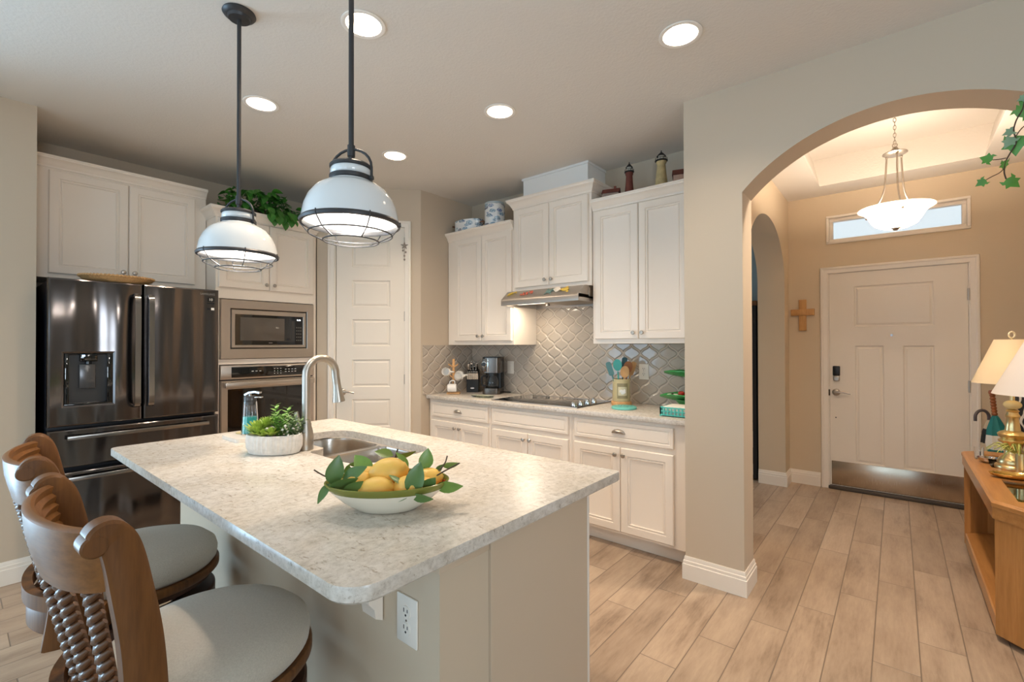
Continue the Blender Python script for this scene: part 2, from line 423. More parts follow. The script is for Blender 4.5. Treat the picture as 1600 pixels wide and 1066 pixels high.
def m_stripes(name, cols, scale=6, axis='X'):
    t = NT(name); v = t.coord(); s = t.n('ShaderNodeSeparateXYZ'); t.l(v, s.inputs[0])
    ang = t.math('DIVIDE', t.math('ARCTAN2', s.outputs[1], s.outputs[0]), 2 * pi)
    f = t.math('FRACT', t.math('ADD', t.math('MULTIPLY', ang, scale), t.math('MULTIPLY', s.outputs[2], 3.0)))
    r = t.ramp(f, [(i / len(cols), lin(c)) for i, c in enumerate(cols)])
    for nd in t.t.nodes:
        if nd.type == 'VALTORGB': nd.color_ramp.interpolation = 'CONSTANT'
    t.base(r, .7); return t.m
# ------------------------------------------------------------------ room shell
H = 2.862
SW = 3.53            # stove wall face
struct('floor', MB().box(-5.0, 3.5, -5.4, 5.7, -.08, 0), M_floor, 0)
CANS = [(-1.864, 1.204), (-2.955, 1.207), (-1.906, 2.199), (-2.974, 2.196), (-.777, 2.196)]
def ceiling(name, outer, holes, z, th=.09):
    bm = bmesh.new(); ed = []
    for lp in [outer] + holes:
        vs = [bm.verts.new((x, y, z)) for x, y in lp]
        ed += [bm.edges.new((vs[i], vs[(i + 1) % len(vs)])) for i in range(len(vs))]
    bmesh.ops.triangle_fill(bm, use_beauty=True, use_dissolve=False, edges=ed)
    r = bmesh.ops.extrude_face_region(bm, geom=bm.faces[:])
    bmesh.ops.translate(bm, vec=(0, 0, th), verts=[v for v in r['geom'] if isinstance(v, bmesh.types.BMVert)])
    b = MB(); b.bm.free(); b.bm = bm; return struct(name, b, M_ceil, 0)
ceiling('ceiling', [(-5.0, -5.4), (3.5, -5.4), (3.5, 3.04), (-.985, 3.04), (-.985, 3.6), (-5.0, 3.6)],
        [arc(x, y, .079, 0, 2 * pi, 31)[:-1] for x, y in CANS], H)
ceiling('ceiling_foyer', [(-5.0, 3.6), (-.985, 3.6), (-.985, 3.04), (1.0, 3.04), (1.0, 5.7), (-5.0, 5.7)],
        [[(-.54, 3.42), (.54, 3.42), (.54, 5.14), (-.54, 5.14)], arc(0, 3.23, .079, 0, 2 * pi, 31)[:-1]], H, .004)
t = MB()
t.loops([[(-.54, 3.42, H), (.54, 3.42, H), (.54, 5.14, H), (-.54, 5.14, H)],
         [(-.60, 3.36, 3.13), (.60, 3.36, 3.13), (.60, 5.20, 3.13), (-.60, 5.20, 3.13)]], cap0=False)
struct('ceiling_tray', t, M_ceil, 0)
# left wall stub with the big sliding door opening
t = MB()
t.box(-4.75, -4.04, -.62, .35, 0, H); t.box(-4.25, -4.04, -3.4, -.62, 2.42, H); t.box(-4.25, -4.04, -5.4, -3.4, 0, H)
struct('wall_left', t, M_wall)
t = MB()
for y in (-3.37, -2.03, -.65): t.box(-4.19, -4.10, y - .03, y + .03, .03, 2.39)
t.box(-4.19, -4.10, -3.4, -.62, 2.36, 2.42); t.box(-4.19, -4.10, -3.4, -.62, 0, .05)
struct('window_1', t, M_trim)
struct('wall_fridge', MB().box(-4.88, -4.72, .35, 3.1, 0, H), M_wall)
# diagonal pantry wall, its return and the stove wall
PX, PY = -3.452, 2.843
_D = Matrix.Translation((PX, PY, 0)) @ Matrix.Rotation(pi / 4, 4, 'Z')
t = MB(); t.box(-.945, -.80, 0, .12, 0, H, M=_D); t.box(-.125, 0, 0, .12, 0, H, M=_D); t.box(-.80, -.125, 0, .12, 2.53, H, M=_D);
struct('wall_pantry', t, M_wall)
struct('wall_pantry_return', MB().prism([(PX, PY), (PX, 3.66), (PX - .12, 3.66), (PX - .12, PY + .03)], 0, H), M_wall)
struct('wall_stove', MB().box(PX, -.985, SW, 3.66, 0, H), M_wall)
struct('wall_niche_right', MB().box(-.985, -.85, 3.04, 3.66, 0, H), M_wall)
# arch wall between kitchen and foyer
ax, spring, rise = .661, 2.253, .292
Rr = (ax * ax + rise * rise) / (2 * rise); a0 = math.asin(ax / Rr)
A = [(Rr * sin(-a0 + 2 * a0 * i / 40), spring + rise - Rr + Rr * cos(-a0 + 2 * a0 * i / 40)) for i in range(41)]
t = MB().prism_xz([(-.985, 0), (-ax, 0)] + A + [(ax, 0), (3.5, 0), (3.5, H), (-.985, H)], 2.83, 3.04)
struct('wall_arch', t, M_wall, 30)
# foyer left wall with its own arched opening to the dining room
B = [(4.53 - .73 * cos(pi * i / 30), 2.02 + .49 * sin(pi * i / 30)) for i in range(31)]
t = MB().prism_yz([(3.66, 0), (3.80, 0)] + B + [(5.26, 0), (5.49, 0), (5.49, H), (3.66, H)], -1.09, -.85)
struct('wall_foyer_left', t, M_foyer, 30)
struct('wall_foyer_right', MB().box(.86, 1.0, 3.04, 5.49, 0, H), M_foyer)
t = MB()
t.box(-.85, -.525, 5.49, 5.65, 0, H); t.box(.49, 1.0, 5.49, 5.65, 0, H); t.box(-.525, .49, 5.49, 5.65, 2.10, 2.375)
t.box(-.525, .49, 5.49, 5.65, 2.65, H)
struct('wall_foyer_front', t, M_foyer)
struct('wall_dining_front', MB().box(-5.0, -.85, 5.49, 5.65, 0, H), M_dining)
t = MB(); t.box(-5.0, -4.88, 3.66, 3.9, 0, H); t.box(-5.0, -4.88, 5.2, 5.49, 0, H); t.box(-5.0, -4.88, 3.9, 5.2, 0, .8); t.box(-5.0, -4.88, 3.9, 5.2, 2.1, H)
struct('wall_dining_left', t, M_dining)
struct('wall_dining_back', MB().box(-5.0, PX - .12, 3.6, 3.66, 0, H), M_dining)
# living side: rear wall with windows, right wall
t = MB()
for x0, x1, z0, z1 in ((-4.25, -3.4, 0, H), (-.4, .6, 0, H), (2.6, 3.5, 0, H), (-3.4, -.4, 0, .25), (-3.4, -.4, 2.35, H), (.6, 2.6, 0, .25), (.6, 2.6, 2.35, H)): t.box(x0, x1, -5.4, -5.25, z0, z1)
struct('wall_rear', t, M_wall)
t = MB()
for x0, x1 in ((-3.4, -.4), (.6, 2.6)):
    for x in (x0 + .03, (x0 + x1) / 2, x1 - .03): t.box(x - .03, x + .03, -5.35, -5.29, .25, 2.35)
    for z in (.28, 1.3, 2.32): t.box(x0, x1, -5.35, -5.29, z - .03, z + .03)
struct('window_2', t, M_trim)
t = MB()
for y0, y1, z0, z1 in ((-5.25, -1.6, 0, H), (-.2, 2.83, 0, H), (-1.6, -.2, 0, .75), (-1.6, -.2, 2.25, H)): t.box(3.38, 3.5, y0, y1, z0, z1)
struct('wall_right', t, M_wall)
t = MB()
for y in (-1.57, -.9, -.23): t.box(3.40, 3.46, y - .03, y + .03, .75, 2.25)
for z in (.78, 1.5, 2.22): t.box(3.40, 3.46, -1.6, -.2, z - .03, z + .03)
struct('window_added', t, M_trim)  # unseen window, added to the right wall to go with the side fill
# baseboards
def bbprof(hh=.135, th=.016):
    return [(0, 0), (th, 0), (th, hh - .045), (th - .004, hh - .042), (th - .004, hh - .026), (th - .008, hh - .022), (th - .009, hh - .008), (.004, hh), (0, hh)]
def baseboard(name, pts, mat=M_trim, hh=.135):
    """run along pts; the board stands to the right of the direction of travel"""
    t = MB(); L = []
    P = [Vector((p[0], p[1], 0)) for p in pts]
    for i, p in enumerate(P):
        d0 = (P[i] - P[i - 1]).normalized() if i else None; d1 = (P[i + 1] - P[i]).normalized() if i < len(P) - 1 else None
        n0 = Vector((d0.y, -d0.x, 0)) if d0 else None; n1 = Vector((d1.y, -d1.x, 0)) if d1 else None
        if n0 is None: o = n1
        elif n1 is None: o = n0
        else: o = (n0 + n1) / (1 + n0.dot(n1))
        L.append([p + o * a + Vector((0, 0, z)) for a, z in bbprof(hh)])
    t.loops(L); return struct(name, t, mat, 25)
baseboard('baseboard_left', [(-4.04, -.6), (-4.04, .35), (-4.2, .35)])
baseboard('baseboard_arch', [(-.985, 2.85), (-.985, 2.83), (-.661, 2.83), (-.661, 3.04), (-.85, 3.04), (-.85, 3.80), (-1.09, 3.80)])
baseboard('baseboard_foyer', [(-1.09, 5.26), (-.85, 5.26), (-.85, 5.49), (-.585, 5.49)])
baseboard('baseboard_foyer_right', [(.55, 5.49), (.86, 5.49), (.86, 3.04), (.661, 3.04), (.661, 2.83), (3.3, 2.83)])
# transom window above the front door
t = MB()
def frame(t, x0, x1, y0, y1, z0, z1, w, bev=.004):
    t.box(x0, x1, y0, y1, z0, z0 + w, bev); t.box(x0, x1, y0, y1, z1 - w, z1, bev); t.box(x0, x0 + w, y0, y1, z0 + w, z1 - w, bev); t.box(x1 - w, x1, y0, y1, z0 + w, z1 - w, bev)
frame(t, -.525, .49, 5.475, 5.60, 2.375, 2.65, .022); frame(t, -.503, .468, 5.52, 5.58, 2.397, 2.628, .03)
w = struct('window_3', t, M_trim)
g = MB().box(-.475, .44, 5.545, 5.55, 2.425, 2.60).build('pane', M_glass, w)
# chase above the hood cabinet
t = MB(); t.box(-2.535, -1.885, 3.24, SW, 2.60, H); t.box(-2.545, -1.875, 3.23, SW, H - .018, H)
struct('trim_1', t, mat('chase_white', (232, 230, 226), .5))

# ------------------------------------------------------------------ recessed ceiling lights
def can_light(i, x, y, label, k=1.0, spr=118):
    r = thing('recessed_light', label, 'ceiling light', (x, y, H), 0, 'recessed ceiling lights')
    MB().lathe([(.098, -.001), (.098, -.005), (.092, -.007), (.078, -.004), (.076, .012), (.060, .075)], 40).build('trim_ring', M_canring, r, 50)
    MB().lathe([(.061, .070), (.050, .066), (.0005, .064)], 32).build('lamp_face', M_can, r, 50)
    lamp('recessed_light_beam', 'AREA', (x, y, H + .055), CAN_W * k, WARM, (0, 0, 0), .10, shape='DISK', spread=radians(spr))
LB = ['recessed light seen behind the rod of the near pendant', 'recessed light just right of the far pendant rod', 'recessed light over the middle of the kitchen, above the tall pantry corner cabinets', 'small far recessed light in front of the pantry door', 'recessed light nearest the arch wall']
LB[2] = 'recessed light above the middle of the kitchen, between near pendant and arch wall'
for i, (x, y) in enumerate(CANS): can_light(i, x, y, LB[i], .62 if i == 4 else 1.0)
can_light(5, 0, 3.23, 'unseen recessed light added to brighten the foyer, just behind the arch header', 3.3, 165)  # extra can out of view, added to lift the dim foyer

# ------------------------------------------------------------------ pantry door (diagonal wall)
d = bpy.data.objects.new('door_1', None); COL.objects.link(d); d.location = (PX, PY, 0); d.rotation_euler = (0, 0, pi / 4); d['kind'] = 'structure'
def door_slab(x0, x1, z0, z1, y0, th, panels, mb):
    """slab with sunk moulded panels: front built from strips around the panels"""
    mb.box(x0, x1, y0 + .012, y0 + th, z0, z1)
    xs = sorted({x0, x1} | {p[0] for p in panels} | {p[1] for p in panels}); zs = sorted({z0, z1} | {p[2] for p in panels} | {p[3] for p in panels})
    for a, b in zip(xs, xs[1:]):
        for c, e in zip(zs, zs[1:]):
            mx, mz = (a + b) / 2, (c + e) / 2
            if not any(p[0] < mx < p[1] and p[2] < mz < p[3] for p in panels):
                mb.raw([(a, y0, c), (b, y0, c), (b, y0, e), (a, y0, e)], [(0, 1, 2, 3)])
    for p in panels:
        mb.panel(p[0], p[1], p[2], p[3], [(0, y0), (.008, y0 + .009), (.016, y0 + .009), (.030, y0 + .003), (.034, y0 + .003)], back=False)
    for a, b in (((x0, z0), (x1, z0)), ((x1, z0), (x1, z1)), ((x1, z1), (x0, z1)), ((x0, z1), (x0, z0))):
        mb.raw([(a[0], y0, a[1]), (b[0], y0, b[1]), (b[0], y0 + .012, b[1]), (a[0], y0 + .012, a[1])], [(0, 1, 2, 3)])
    return mb
pan = [(-.632, -.285, z0, z1) for z0, z1 in ((2.125, 2.38), (1.755, 2.005), (1.391, 1.641), (1.01, 1.266), (.64, .897), (.17, .52))]
door_slab(-.773, -.150, .012, 2.503, .012, .035, pan, MB()).build('slab', M_door, d, 20)
def casing(x0, x1, ztop, w, y=-.018, mat=M_trim, parent=None, name='casing', yb=.0, in0=None):
    t = MB(); pr = [(0, yb), (0, y + .006), (.004, y), (.018, y - .002), (.026, y + .004), (w - .012, y + .008), (w - .004, y + .008), (w, y + .012), (w, yb)]
    # outer edge at 0 growing inward
    L = [[(x0 + a, b, 0) for a, b in pr], [(x0 + a, b, ztop - a) for a, b in pr], [(x1 - a, b, ztop - a) for a, b in pr], [(x1 - a, b, 0) for a, b in pr]]
    t.loops(L); return t.build(name, mat, parent, 25)
casing(-.846, -.090, 2.563, .060, parent=d)
t = MB(); t.box(-.80, -.778, 0, .12, 0, 2.525); t.box(-.146, -.125, 0, .12, 0, 2.525); t.box(-.80, -.125, 0, .12, 2.508, 2.53)
t.build('jamb', M_trim, d)
def lever(parent, x, z, y, s=1, back=.033):
    t = MB(); t.lathe([(.0005, -.016), (.018, -.016), (back - .004, -.010), (back, -.004), (back, 0)], 28, MT(x, y, z, rx=pi / 2) @ Matrix.Scale(-1, 4, (0, 0, 1)))
    t.tube([(x, y, z), (x, y - .045, z)], .011, 12)
    t.tube(catmull([(x - .01 * s, y - .047, z), (x + .03 * s, y - .05, z + .004), (x + .07 * s, y - .048, z + .003), (x + .115 * s, y - .044, z - .010)], 5), [.011] * 6 + [.009] * 5 + [.007] * 5, 10)
    return t.build('lever_handle', M_nickel, parent)
lever(d, -.718, .967, .012)
MB().box(-.786, -.772, .004, .02, .93, 1.0, .003).build('strike_plate', mat('aged_metal', (92, 80, 68), .4, 1), d)
for z in (.30, 1.08, 1.67):
    t = MB(); t.cyl(.007, z - .045, z + .045, 10, MT(-.148, -.002, 0)); t.box(-.150, -.128, -.001, .012, z - .043, z + .043); t.build('hinge', M_nickel, d)
# beach ornament hanging from the top hinge
o = thing('door_ornament', 'small starfish and shell ornament hanging at the upper right of the pantry door', 'ornament', (PX, PY, 0), pi / 4)
t = MB(); t.tube([(-.15, -.012, 2.41), (-.149, -.012, 2.34), (-.15, -.012, 2.19)], .002, 6)
for i in range(5):
    a = i * 2 * pi / 5 + .3
    t.tube([(-.15, -.014, 2.33), (-.15 + .035 * cos(a), -.014, 2.33 + .035 * sin(a))], [.012, .003], 6)
for k, (dx, z) in enumerate(((-.014, 2.285), (.012, 2.27), (0, 2.235), (0, 2.20))): t.sphere(.009, (-.15 + dx, -.014, z), 8, (1, .6, 1.2))
t.build('starfish_string', mat('shell_grey', (150, 138, 126), .6), o)

# ------------------------------------------------------------------ front door
f = bpy.data.objects.new('door_2', None); COL.objects.link(f); f.location = (0, 5.49, 0); f['kind'] = 'structure'
door_slab(-.507, .470, .035, 2.085, .004, .045, [(-.31, .254, 1.565, 1.95), (-.305, -.092, .275, 1.385), (.045, .256, .275, 1.385)], MB()).build('slab', M_door, f, 20)
casing(-.578, .540, 2.150, .062, parent=f)
t = MB(); t.box(-.525, -.509, 0, .1, 0, 2.10); t.box(.472, .49, 0, .1, 0, 2.10); t.box(-.525, .49, 0, .1, 2.087, 2.10)
t.build('jamb', M_trim, f)
MB().box(-.52, .49, -.03, .09, 0, .030, .006).build('threshold', mat('dark_threshold', (70, 60, 52), .5), f)
MB().box(-.495, .455, -.001, .006, .042, .270, .002).build('kick_plate', M_kick, f)
t = MB(); t.box(-.478, -.424, -.022, .004, 1.045, 1.095, .010); t.cyl(.016, 0, .012, 20, MT(-.451, -.022, 1.066, rx=pi / 2)); k = t.build('deadbolt', M_nickel, f)
MB().box(-.480, -.422, -.026, .004, 1.095, 1.19, .008).build('keypad', M_black, k)
lever(f, -.455, .935, .004)
MB().cyl(.010, 0, .006, 16, MT(-.035, .004, 1.482, rx=pi / 2)).build('peephole', M_silver, f)
MB().cyl(.006, 0, .003, 12, MT(-.459, .005, .690, rx=pi / 2)).build('small_bolt', M_bronze, f)
MB().box(-.517, -.503, -.004, .006, .90, .96, .002).build('latch_plate', mat('aged_metal', (92, 80, 68), .4, 1), f)
for z in (.25, 1.04, 1.82):
    t = MB(); t.cyl(.008, z - .05, z + .05, 10, MT(.472, -.006, 0)); t.box(.472, .494, -.003, .004, z - .048, z + .048); t.build('hinge', M_nickel, f)
# ------------------------------------------------------------------ cabinets
def cab_door(parent, x0, x1, z0, z1, y, name='door', knob=None, pull=None):
    """raised frame door facing -y, front plane at y (thickness 20 mm)"""
    t = MB()
    if z1 - z0 < .22:
        pr = [(0, y + .02), (0, y + .004), (.004, y), (.022, y), (.026, y + .004), (.030, y + .004), (.034, y)]
    else:
        pr = [(0, y + .02), (0, y + .005), (.005, y), (.050, y), (.054, y + .007), (.059, y + .007), (.061, y + .003), (.066, y + .003), (.069, y + .010), (.075, y + .012)]
    d = t.panel(x0, x1, z0, z1, pr).build(name, M_cab, parent, 20)
    if knob:
        kx, kz = knob; t = MB()
        t.lathe([(.0005, 0), (.006, 0), (.005, .010), (.006, .014), (.014, .019), (.0155, .024), (.012, .029), (.0005, .031)], 20, MT(kx, y, kz, rx=pi / 2))
        t.build('knob', M_nickel, d)
    if pull:
        kx, kz = pull; t = MB(); L = []
        for i in range(9):
            a = i / 8 * pi * .5
            L.append([(kx + .050 * cos(b) * (.25 + .75 * cos(a) ** .6), y - .004 - .024 * sin(a) * (.35 + .65 * sin(b)), kz - .012 + .030 * sin(b) * (.45 + .55 * cos(a))) for b in [pi * j / 16 for j in range(17)]])
        t.loops(L, cap0=False, cap1=False, closed=False)
        t.box(kx - .051, kx + .051, y - .003, y, kz - .014, kz - .006, .001)
        t.build('cup_pull', M_nickel, d)
    return d
def crown(parent, x0, x1, yf, yb, z0, hgt=.085, proj=.05, left=True, right=True, name='crown_molding'):
    pr = [(0, 0), (.006, .002), (.008, .016), (.014, .022), (.020, .036), (.034, .056), (.044, .062), (.046, .070), (.05, .074), (.05, .085), (0.0, .085)]
    s, k = proj / .05, hgt / .085
    L = []
    for a, b in pr:
        a *= s; l = x0 - (a if left else 0); r = x1 + (a if right else 0)
        L.append([(l, yb, z0 + b * k), (l, yf - a, z0 + b * k), (r, yf - a, z0 + b * k), (r, yb, z0 + b * k)])
    t = MB().loops(L); return t.build(name, M_cab, parent, 25)
def wall_cab(label, loc, rz, x0, x1, z0, z1, yb, doors, crown_h=.085, left=True, right=True, kz=None, proj=.05, group='white kitchen cabinets'):
    r = thing('wall_cabinet', label, 'cabinet', loc, rz, group)
    MB().box(x0, x1, 0, yb, z0, z1, .002).build('carcass', M_cab, r, 0)
    n = len(doors)
    for i, (a, b, c, e) in enumerate(doors):
        kx = b - .030 if i % 2 == 0 else a + .030
        cab_door(r, a, b, c, e, -.020, 'door', (kx, c + .045))
    crown(r, x0, x1, 0, yb, z1 - .015, crown_h, proj, left, right)
    return r
YF = 3.19
wall_cab('white two-door wall cabinet left of the range hood, under the blue fish pots', (0, YF, 0), 0, -3.447, -2.605, 1.400, 2.432, SW - YF - .003,
         [(-3.342, -2.985, 1.437, 2.418), (-2.980, -2.622, 1.437, 2.418)], .082, left=False, right=False)
wall_cab('white two-door wall cabinet directly above the range hood, the tallest crown', (0, YF - .01, 0), 0, -2.600, -1.818, 1.862, 2.600, SW - YF + .007,
         [(-2.577, -2.213, 1.895, 2.575), (-2.208, -1.842, 1.895, 2.575)], .085)
wall_cab('white two-door wall cabinet right of the range hood, under the lighthouses', (0, YF, 0), 0, -1.812, -.988, 1.408, 2.445, SW - YF - .003,
         [(-1.788, -1.437, 1.442, 2.425), (-1.431, -1.078, 1.442, 2.425)], .082, left=False, right=False)
# fridge wall: local x runs along +Y, facing +X
wall_cab('white two-door cabinet above the refrigerator, beside the left wall', (-4.32, 0, 0), pi / 2, .354, 1.340, 1.852, 2.595, .395,
         [(.428, .842, 1.882, 2.565), (.847, 1.260, 1.882, 2.565)], .075, left=False, right=False)
# tall oven cabinet
r = thing('oven_cabinet', 'tall white cabinet housing the microwave and wall oven, greenery on its top', 'cabinet', (-4.12, 0, 0), pi / 2, 'white kitchen cabinets')
t = MB()
for a in ((1.345, 1.372, 0, .595, 0, 2.43), (2.138, 2.165, 0, .595, 0, 2.43), (1.372, 2.138, 0, .595, 1.775, 2.43), (1.372, 2.138, 0, .595, 1.247, 1.290), (1.372, 2.138, .03, .595, 0, .43), (1.372, 2.138, .57, .595, .43, 1.8)): t.box(*a, .001)
t.build('carcass', M_cab, r, 0)
cab_door(r, 1.362, 1.745, 1.862, 2.412, -.020, 'door', (1.715, 1.907)); cab_door(r, 1.750, 2.135, 1.862, 2.412, -.020, 'door', (1.780, 1.907))
cab_door(r, 1.372, 2.138, .12, .42, -.020, 'drawer', None, (1.755, .30))
crown(r, 1.345, 2.165, 0, .595, 2.415, .082, .05, True, True)
# base cabinets along the stove wall
YB = 2.945
def base_cab(label, x0, x1, doors, drawer, pull, filler=0):
    r = thing('base_cabinet', label, 'cabinet', (0, YB, 0), 0, 'white kitchen cabinets')
    MB().box(x0, x1, 0, SW - YB - .003, .105, .893, .001).build('carcass', M_cab, r, 0)
    MB().box(x0, x1, .075, SW - YB - .003, 0, .105).build('toe_kick', M_trim, r, 0)
    cab_door(r, *drawer, -.020, 'drawer', None, pull)
    for i, d in enumerate(doors):
        kx = d[1] - .028 if i % 2 == 0 else d[0] + .028
        cab_door(r, *d, -.020, 'door', (kx, d[3] - .048))
    return r
base_cab('white base cabinet with cup-pull drawer under the mug tree, left of the cooktop', -3.44, -2.657, [(-3.40, -3.043, .125, .698), (-3.038, -2.68, .125, .698)], (-3.40, -2.68, .735, .868), (-3.04, .802))
base_cab('white base cabinet with plain false drawer front under the cooktop', -2.655, -1.855, [(-2.634, -2.258, .125, .698), (-2.253, -1.878, .125, .698)], (-2.634, -1.878, .735, .868), None)
base_cab('white base cabinet with cup-pull drawer beside the arch pillar', -1.853, -.988, [(-1.825, -1.462, .125, .698), (-1.457, -1.093, .125, .698)], (-1.825, -1.093, .735, .868), (-1.47, .806))
# stove-side countertop with cooktop
CT = .930
t = MB(); t.box(-3.448, -.988, 2.902, SW - .011, CT - .035, CT, .006)
tag(t.build('countertop', M_quartz, smooth=30), 'pale speckled quartz countertop along the stove wall', 'countertop')
r = thing('backsplash', 'glossy taupe lantern-shaped tile backsplash behind the cooktop', 'backsplash', (0, 0, 0))
MB().prism_xz([(-3.442, CT + .001), (-.988, CT + .001), (-.988, 1.405), (-1.814, 1.405), (-1.814, 1.858), (-2.603, 1.858), (-2.603, 1.397), (-3.442, 1.397)], SW - .010, SW - .001).build('tile_panel', M_tile, r, 0)
MB().box(PX + .001, PX + .009, 2.865, SW - .011, CT + .001, 1.398).build('return_tile_panel', M_tiley, r, 0)
r = thing('cooktop', 'black glass electric cooktop with a row of silver knobs set in the stove counter', 'cooktop', (0, 0, CT))
MB().box(-2.655, -1.815, 2.952, 3.478, .0005, .008, .003).build('glass_top', M_blackgl, r)
t = MB()
for x0, x1, y0, y1 in ((-2.657, -1.813, 2.948, 2.953), (-2.657, -1.813, 3.477, 3.482)): t.box(x0, x1, y0, y1, .0005, .0085)
t.build('trim_strip', M_steel, r, 0)
for i, y in enumerate((3.00, 3.10, 3.20, 3.30)):
    t = MB(); t.cyl(.026, .008, .013, 24, MT(-1.872, y, 0)); t.lathe([(.022, .013), (.021, .034), (.018, .038), (.0005, .038)], 24, MT(-1.872, y, 0)); t.box(-1.876, -1.868, y - .02, y + .02, .036, .042, .001)
    t.build('knob', M_chrome, r)
ring = MB()
for x, y, q in ((-2.42, 3.08, .09), (-2.42, 3.34, .075), (-2.08, 3.09, .075), (-2.08, 3.33, .10)):
    ring.lathe([(q, .0082), (q, .0085), (q - .003, .0085), (q - .003, .0082)], 40, MT(x, y, 0))
ring.build('burner_marking', M_dark, r)

# ------------------------------------------------------------------ range hood
r = thing('range_hood', 'stainless under-cabinet range hood decorated with beach magnets', 'range hood', (0, 0, 0))
x0, x1 = -2.598, -1.835
pr = [(3.515, 1.861), (3.12, 1.861), (3.095, 1.856), (3.03, 1.800), (3.012, 1.780), (3.008, 1.772), (3.008, 1.734), (3.016, 1.732), (3.020, 1.762), (3.515, 1.762)]
MB().prism_yz(pr, x0, x1).build('shell', M_hood, r, 40)
t = MB(); t.box(x0, x0 + .012, 3.012, 3.515, 1.733, 1.79, .002); t.box(x1 - .012, x1, 3.012, 3.515, 1.733, 1.79, .002); t.box(x0, x1, 3.50, 3.515, 1.733, 1.79); t.build('side_skirt', M_hood, r)
for a in (3.16, 3.40): MB().box(x1 - .0005, x1 + .004, a, a + .10, 1.775, 1.845, .002).build('side_vent', M_nickel, r)
t = MB(); t.box(-2.22, -1.90, 3.06, 3.44, 1.742, 1.761, .003); t.build('grease_filter', mat('filter_mesh', (150, 140, 128), .4, .9, bump=(300, .8, .003)), r)
t = MB(); t.box(-2.55, -2.27, 3.10, 3.20, 1.748, 1.761, .002); t.build('light_lens', emit('hood_lens', (1, .86, .68), 2.5), r)
MB().cyl(.02, 1.735, 1.762, 16, MT(-2.32, 3.30, 0)).build('fan_knob', M_nickel, r)
lamp('range_hood_lamp', 'AREA', (-2.41, 3.15, 1.745), 3.6, (1, .84, .64), (0, 0, 0), .26, .08)
def hood_pt(x, s):  # point on the slanted front: s 0 (low) .. 1 (high)
    return (x, 3.03 + .065 * s - .003, 1.800 + .056 * s + .002)
def magnet(name, label, c, build):
    t = MB(); build(t); tag(t.build(name, mat('magnet_' + name, c, .5, noise=(60, .25)), None), label, 'magnet')
MF = lambda x, s, rz=0: Matrix.Translation(hood_pt(x, s)) @ Matrix.Rotation(radians(41), 4, 'X') @ Matrix.Rotation(rz, 4, 'Z')
magnet('fish_magnet', 'yellow leaping-fish magnet at the left end of the range hood', (214, 178, 70), lambda t: (t.tube(catmull([(-.04, -.025, 0), (-.01, .0, .002), (.03, .02, 0)], 5), [.003] * 3 + [.010] * 5 + [.003] * 3, 6, M=MF(-2.525, .55)), leaf(t, MF(-2.525, .55) @ MT(.028, .018, 0, rz=1.4), .025, .012), leaf(t, MF(-2.525, .55) @ MT(.028, .018, 0, rz=-.4), .025, .012)))
magnet('coral_magnet', 'red coral magnet on the left half of the range hood', (196, 98, 72), lambda t: [t.sphere(.013, (dx, dy, 0), 8, (1, .7, .5), M=MF(-2.36, .5)) for dx, dy in ((-.05, -.018), (-.03, 0), (-.022, -.02), (0, .004), (.006, -.014), (.028, .012), (.045, .016), (.05, -.004))])
magnet('turtle_magnet', 'grey-green sea turtle magnet right of the hood centre', (104, 128, 120), lambda t: (t.sphere(.026, (0, 0, 0), 10, (1.2, .9, .4), M=MF(-2.135, .45)), t.sphere(.010, (.036, .012, 0), 8, M=MF(-2.135, .45)), [leaf(t, MF(-2.135, .45) @ MT(.01 * sx, .015 * sy, 0, rz=math.atan2(sy, sx)), .045, .018) for sx in (1, -1) for sy in (1, -1)]))
magnet('shell_magnet', 'white scallop shell magnet beside the sea turtle on the hood', (238, 222, 204), lambda t: [t.tube([(0, -.022, 0), (.036 * sin(a), -.022 + .05 * cos(a), .004)], [.004, .009], 6, M=MF(-2.06, .5)) for a in (-.9, -.6, -.3, 0, .3, .6, .9)])
magnet('fish_magnet', 'yellow and black fish magnet at the right of the hood magnets', (206, 182, 104), lambda t: (t.sphere(.028, (0, 0, 0), 10, (1.3, .8, .35), M=MF(-1.985, .55)), leaf(t, MF(-1.985, .55) @ MT(-.03, 0, 0, rz=pi), .03, .03), leaf(t, MF(-1.985, .55) @ MT(.0, .02, 0, rz=1.2), .03, .02), leaf(t, MF(-1.985, .55) @ MT(.02, -.018, 0, rz=-.8), .03, .02)))

# ------------------------------------------------------------------ refrigerator
r = thing('refrigerator', 'black stainless french-door refrigerator with water dispenser, below the left cabinet', 'refrigerator', (-3.90, 0, 0), pi / 2)
FX0, FX1, FM = .388, 1.297, .8425
MB().box(FX0 + .004, FX1 - .004, .078, .79, .02, 1.80, .004).build('body', M_navy, r)
def slab(t, x0, x1, z0, z1, y0=0, th=.072, e=.010):
    t.panel(x0, x1, z0, z1, [(0, y0 + th), (0, y0 + e), (e * .3, y0 + e * .3), (e, y0)]); return t
t = MB(); X0, X1, Z0, Z1 = FX0, FM - .004, .908, 1.812
hx0, hx1, hz0, hz1 = .458, .690, 1.032, 1.354
e = .010
def rect(i, y, a=X0, b=X1, c=Z0, d=Z1): return [(a + i, y, c + i), (b - i, y, c + i), (b - i, y, d - i), (a + i, y, d - i)]
R2 = lambda i, y: rect(i, y, hx0, hx1, hz0, hz1)
t.loops([rect(0, .072), rect(0, e), rect(e * .3, e * .3), rect(e, 0), R2(-.010, 0), R2(0, .006)], cap1=False)
ld = t.build('left_door', M_bss, r, 20)
t = MB(); t.loops([R2(0, .006), R2(.003, .055), R2(.012, .062)], cap0=False); dp = t.build('dispenser_recess', mat('dispenser_grey', (60, 60, 62), .3, .3), ld, 20)
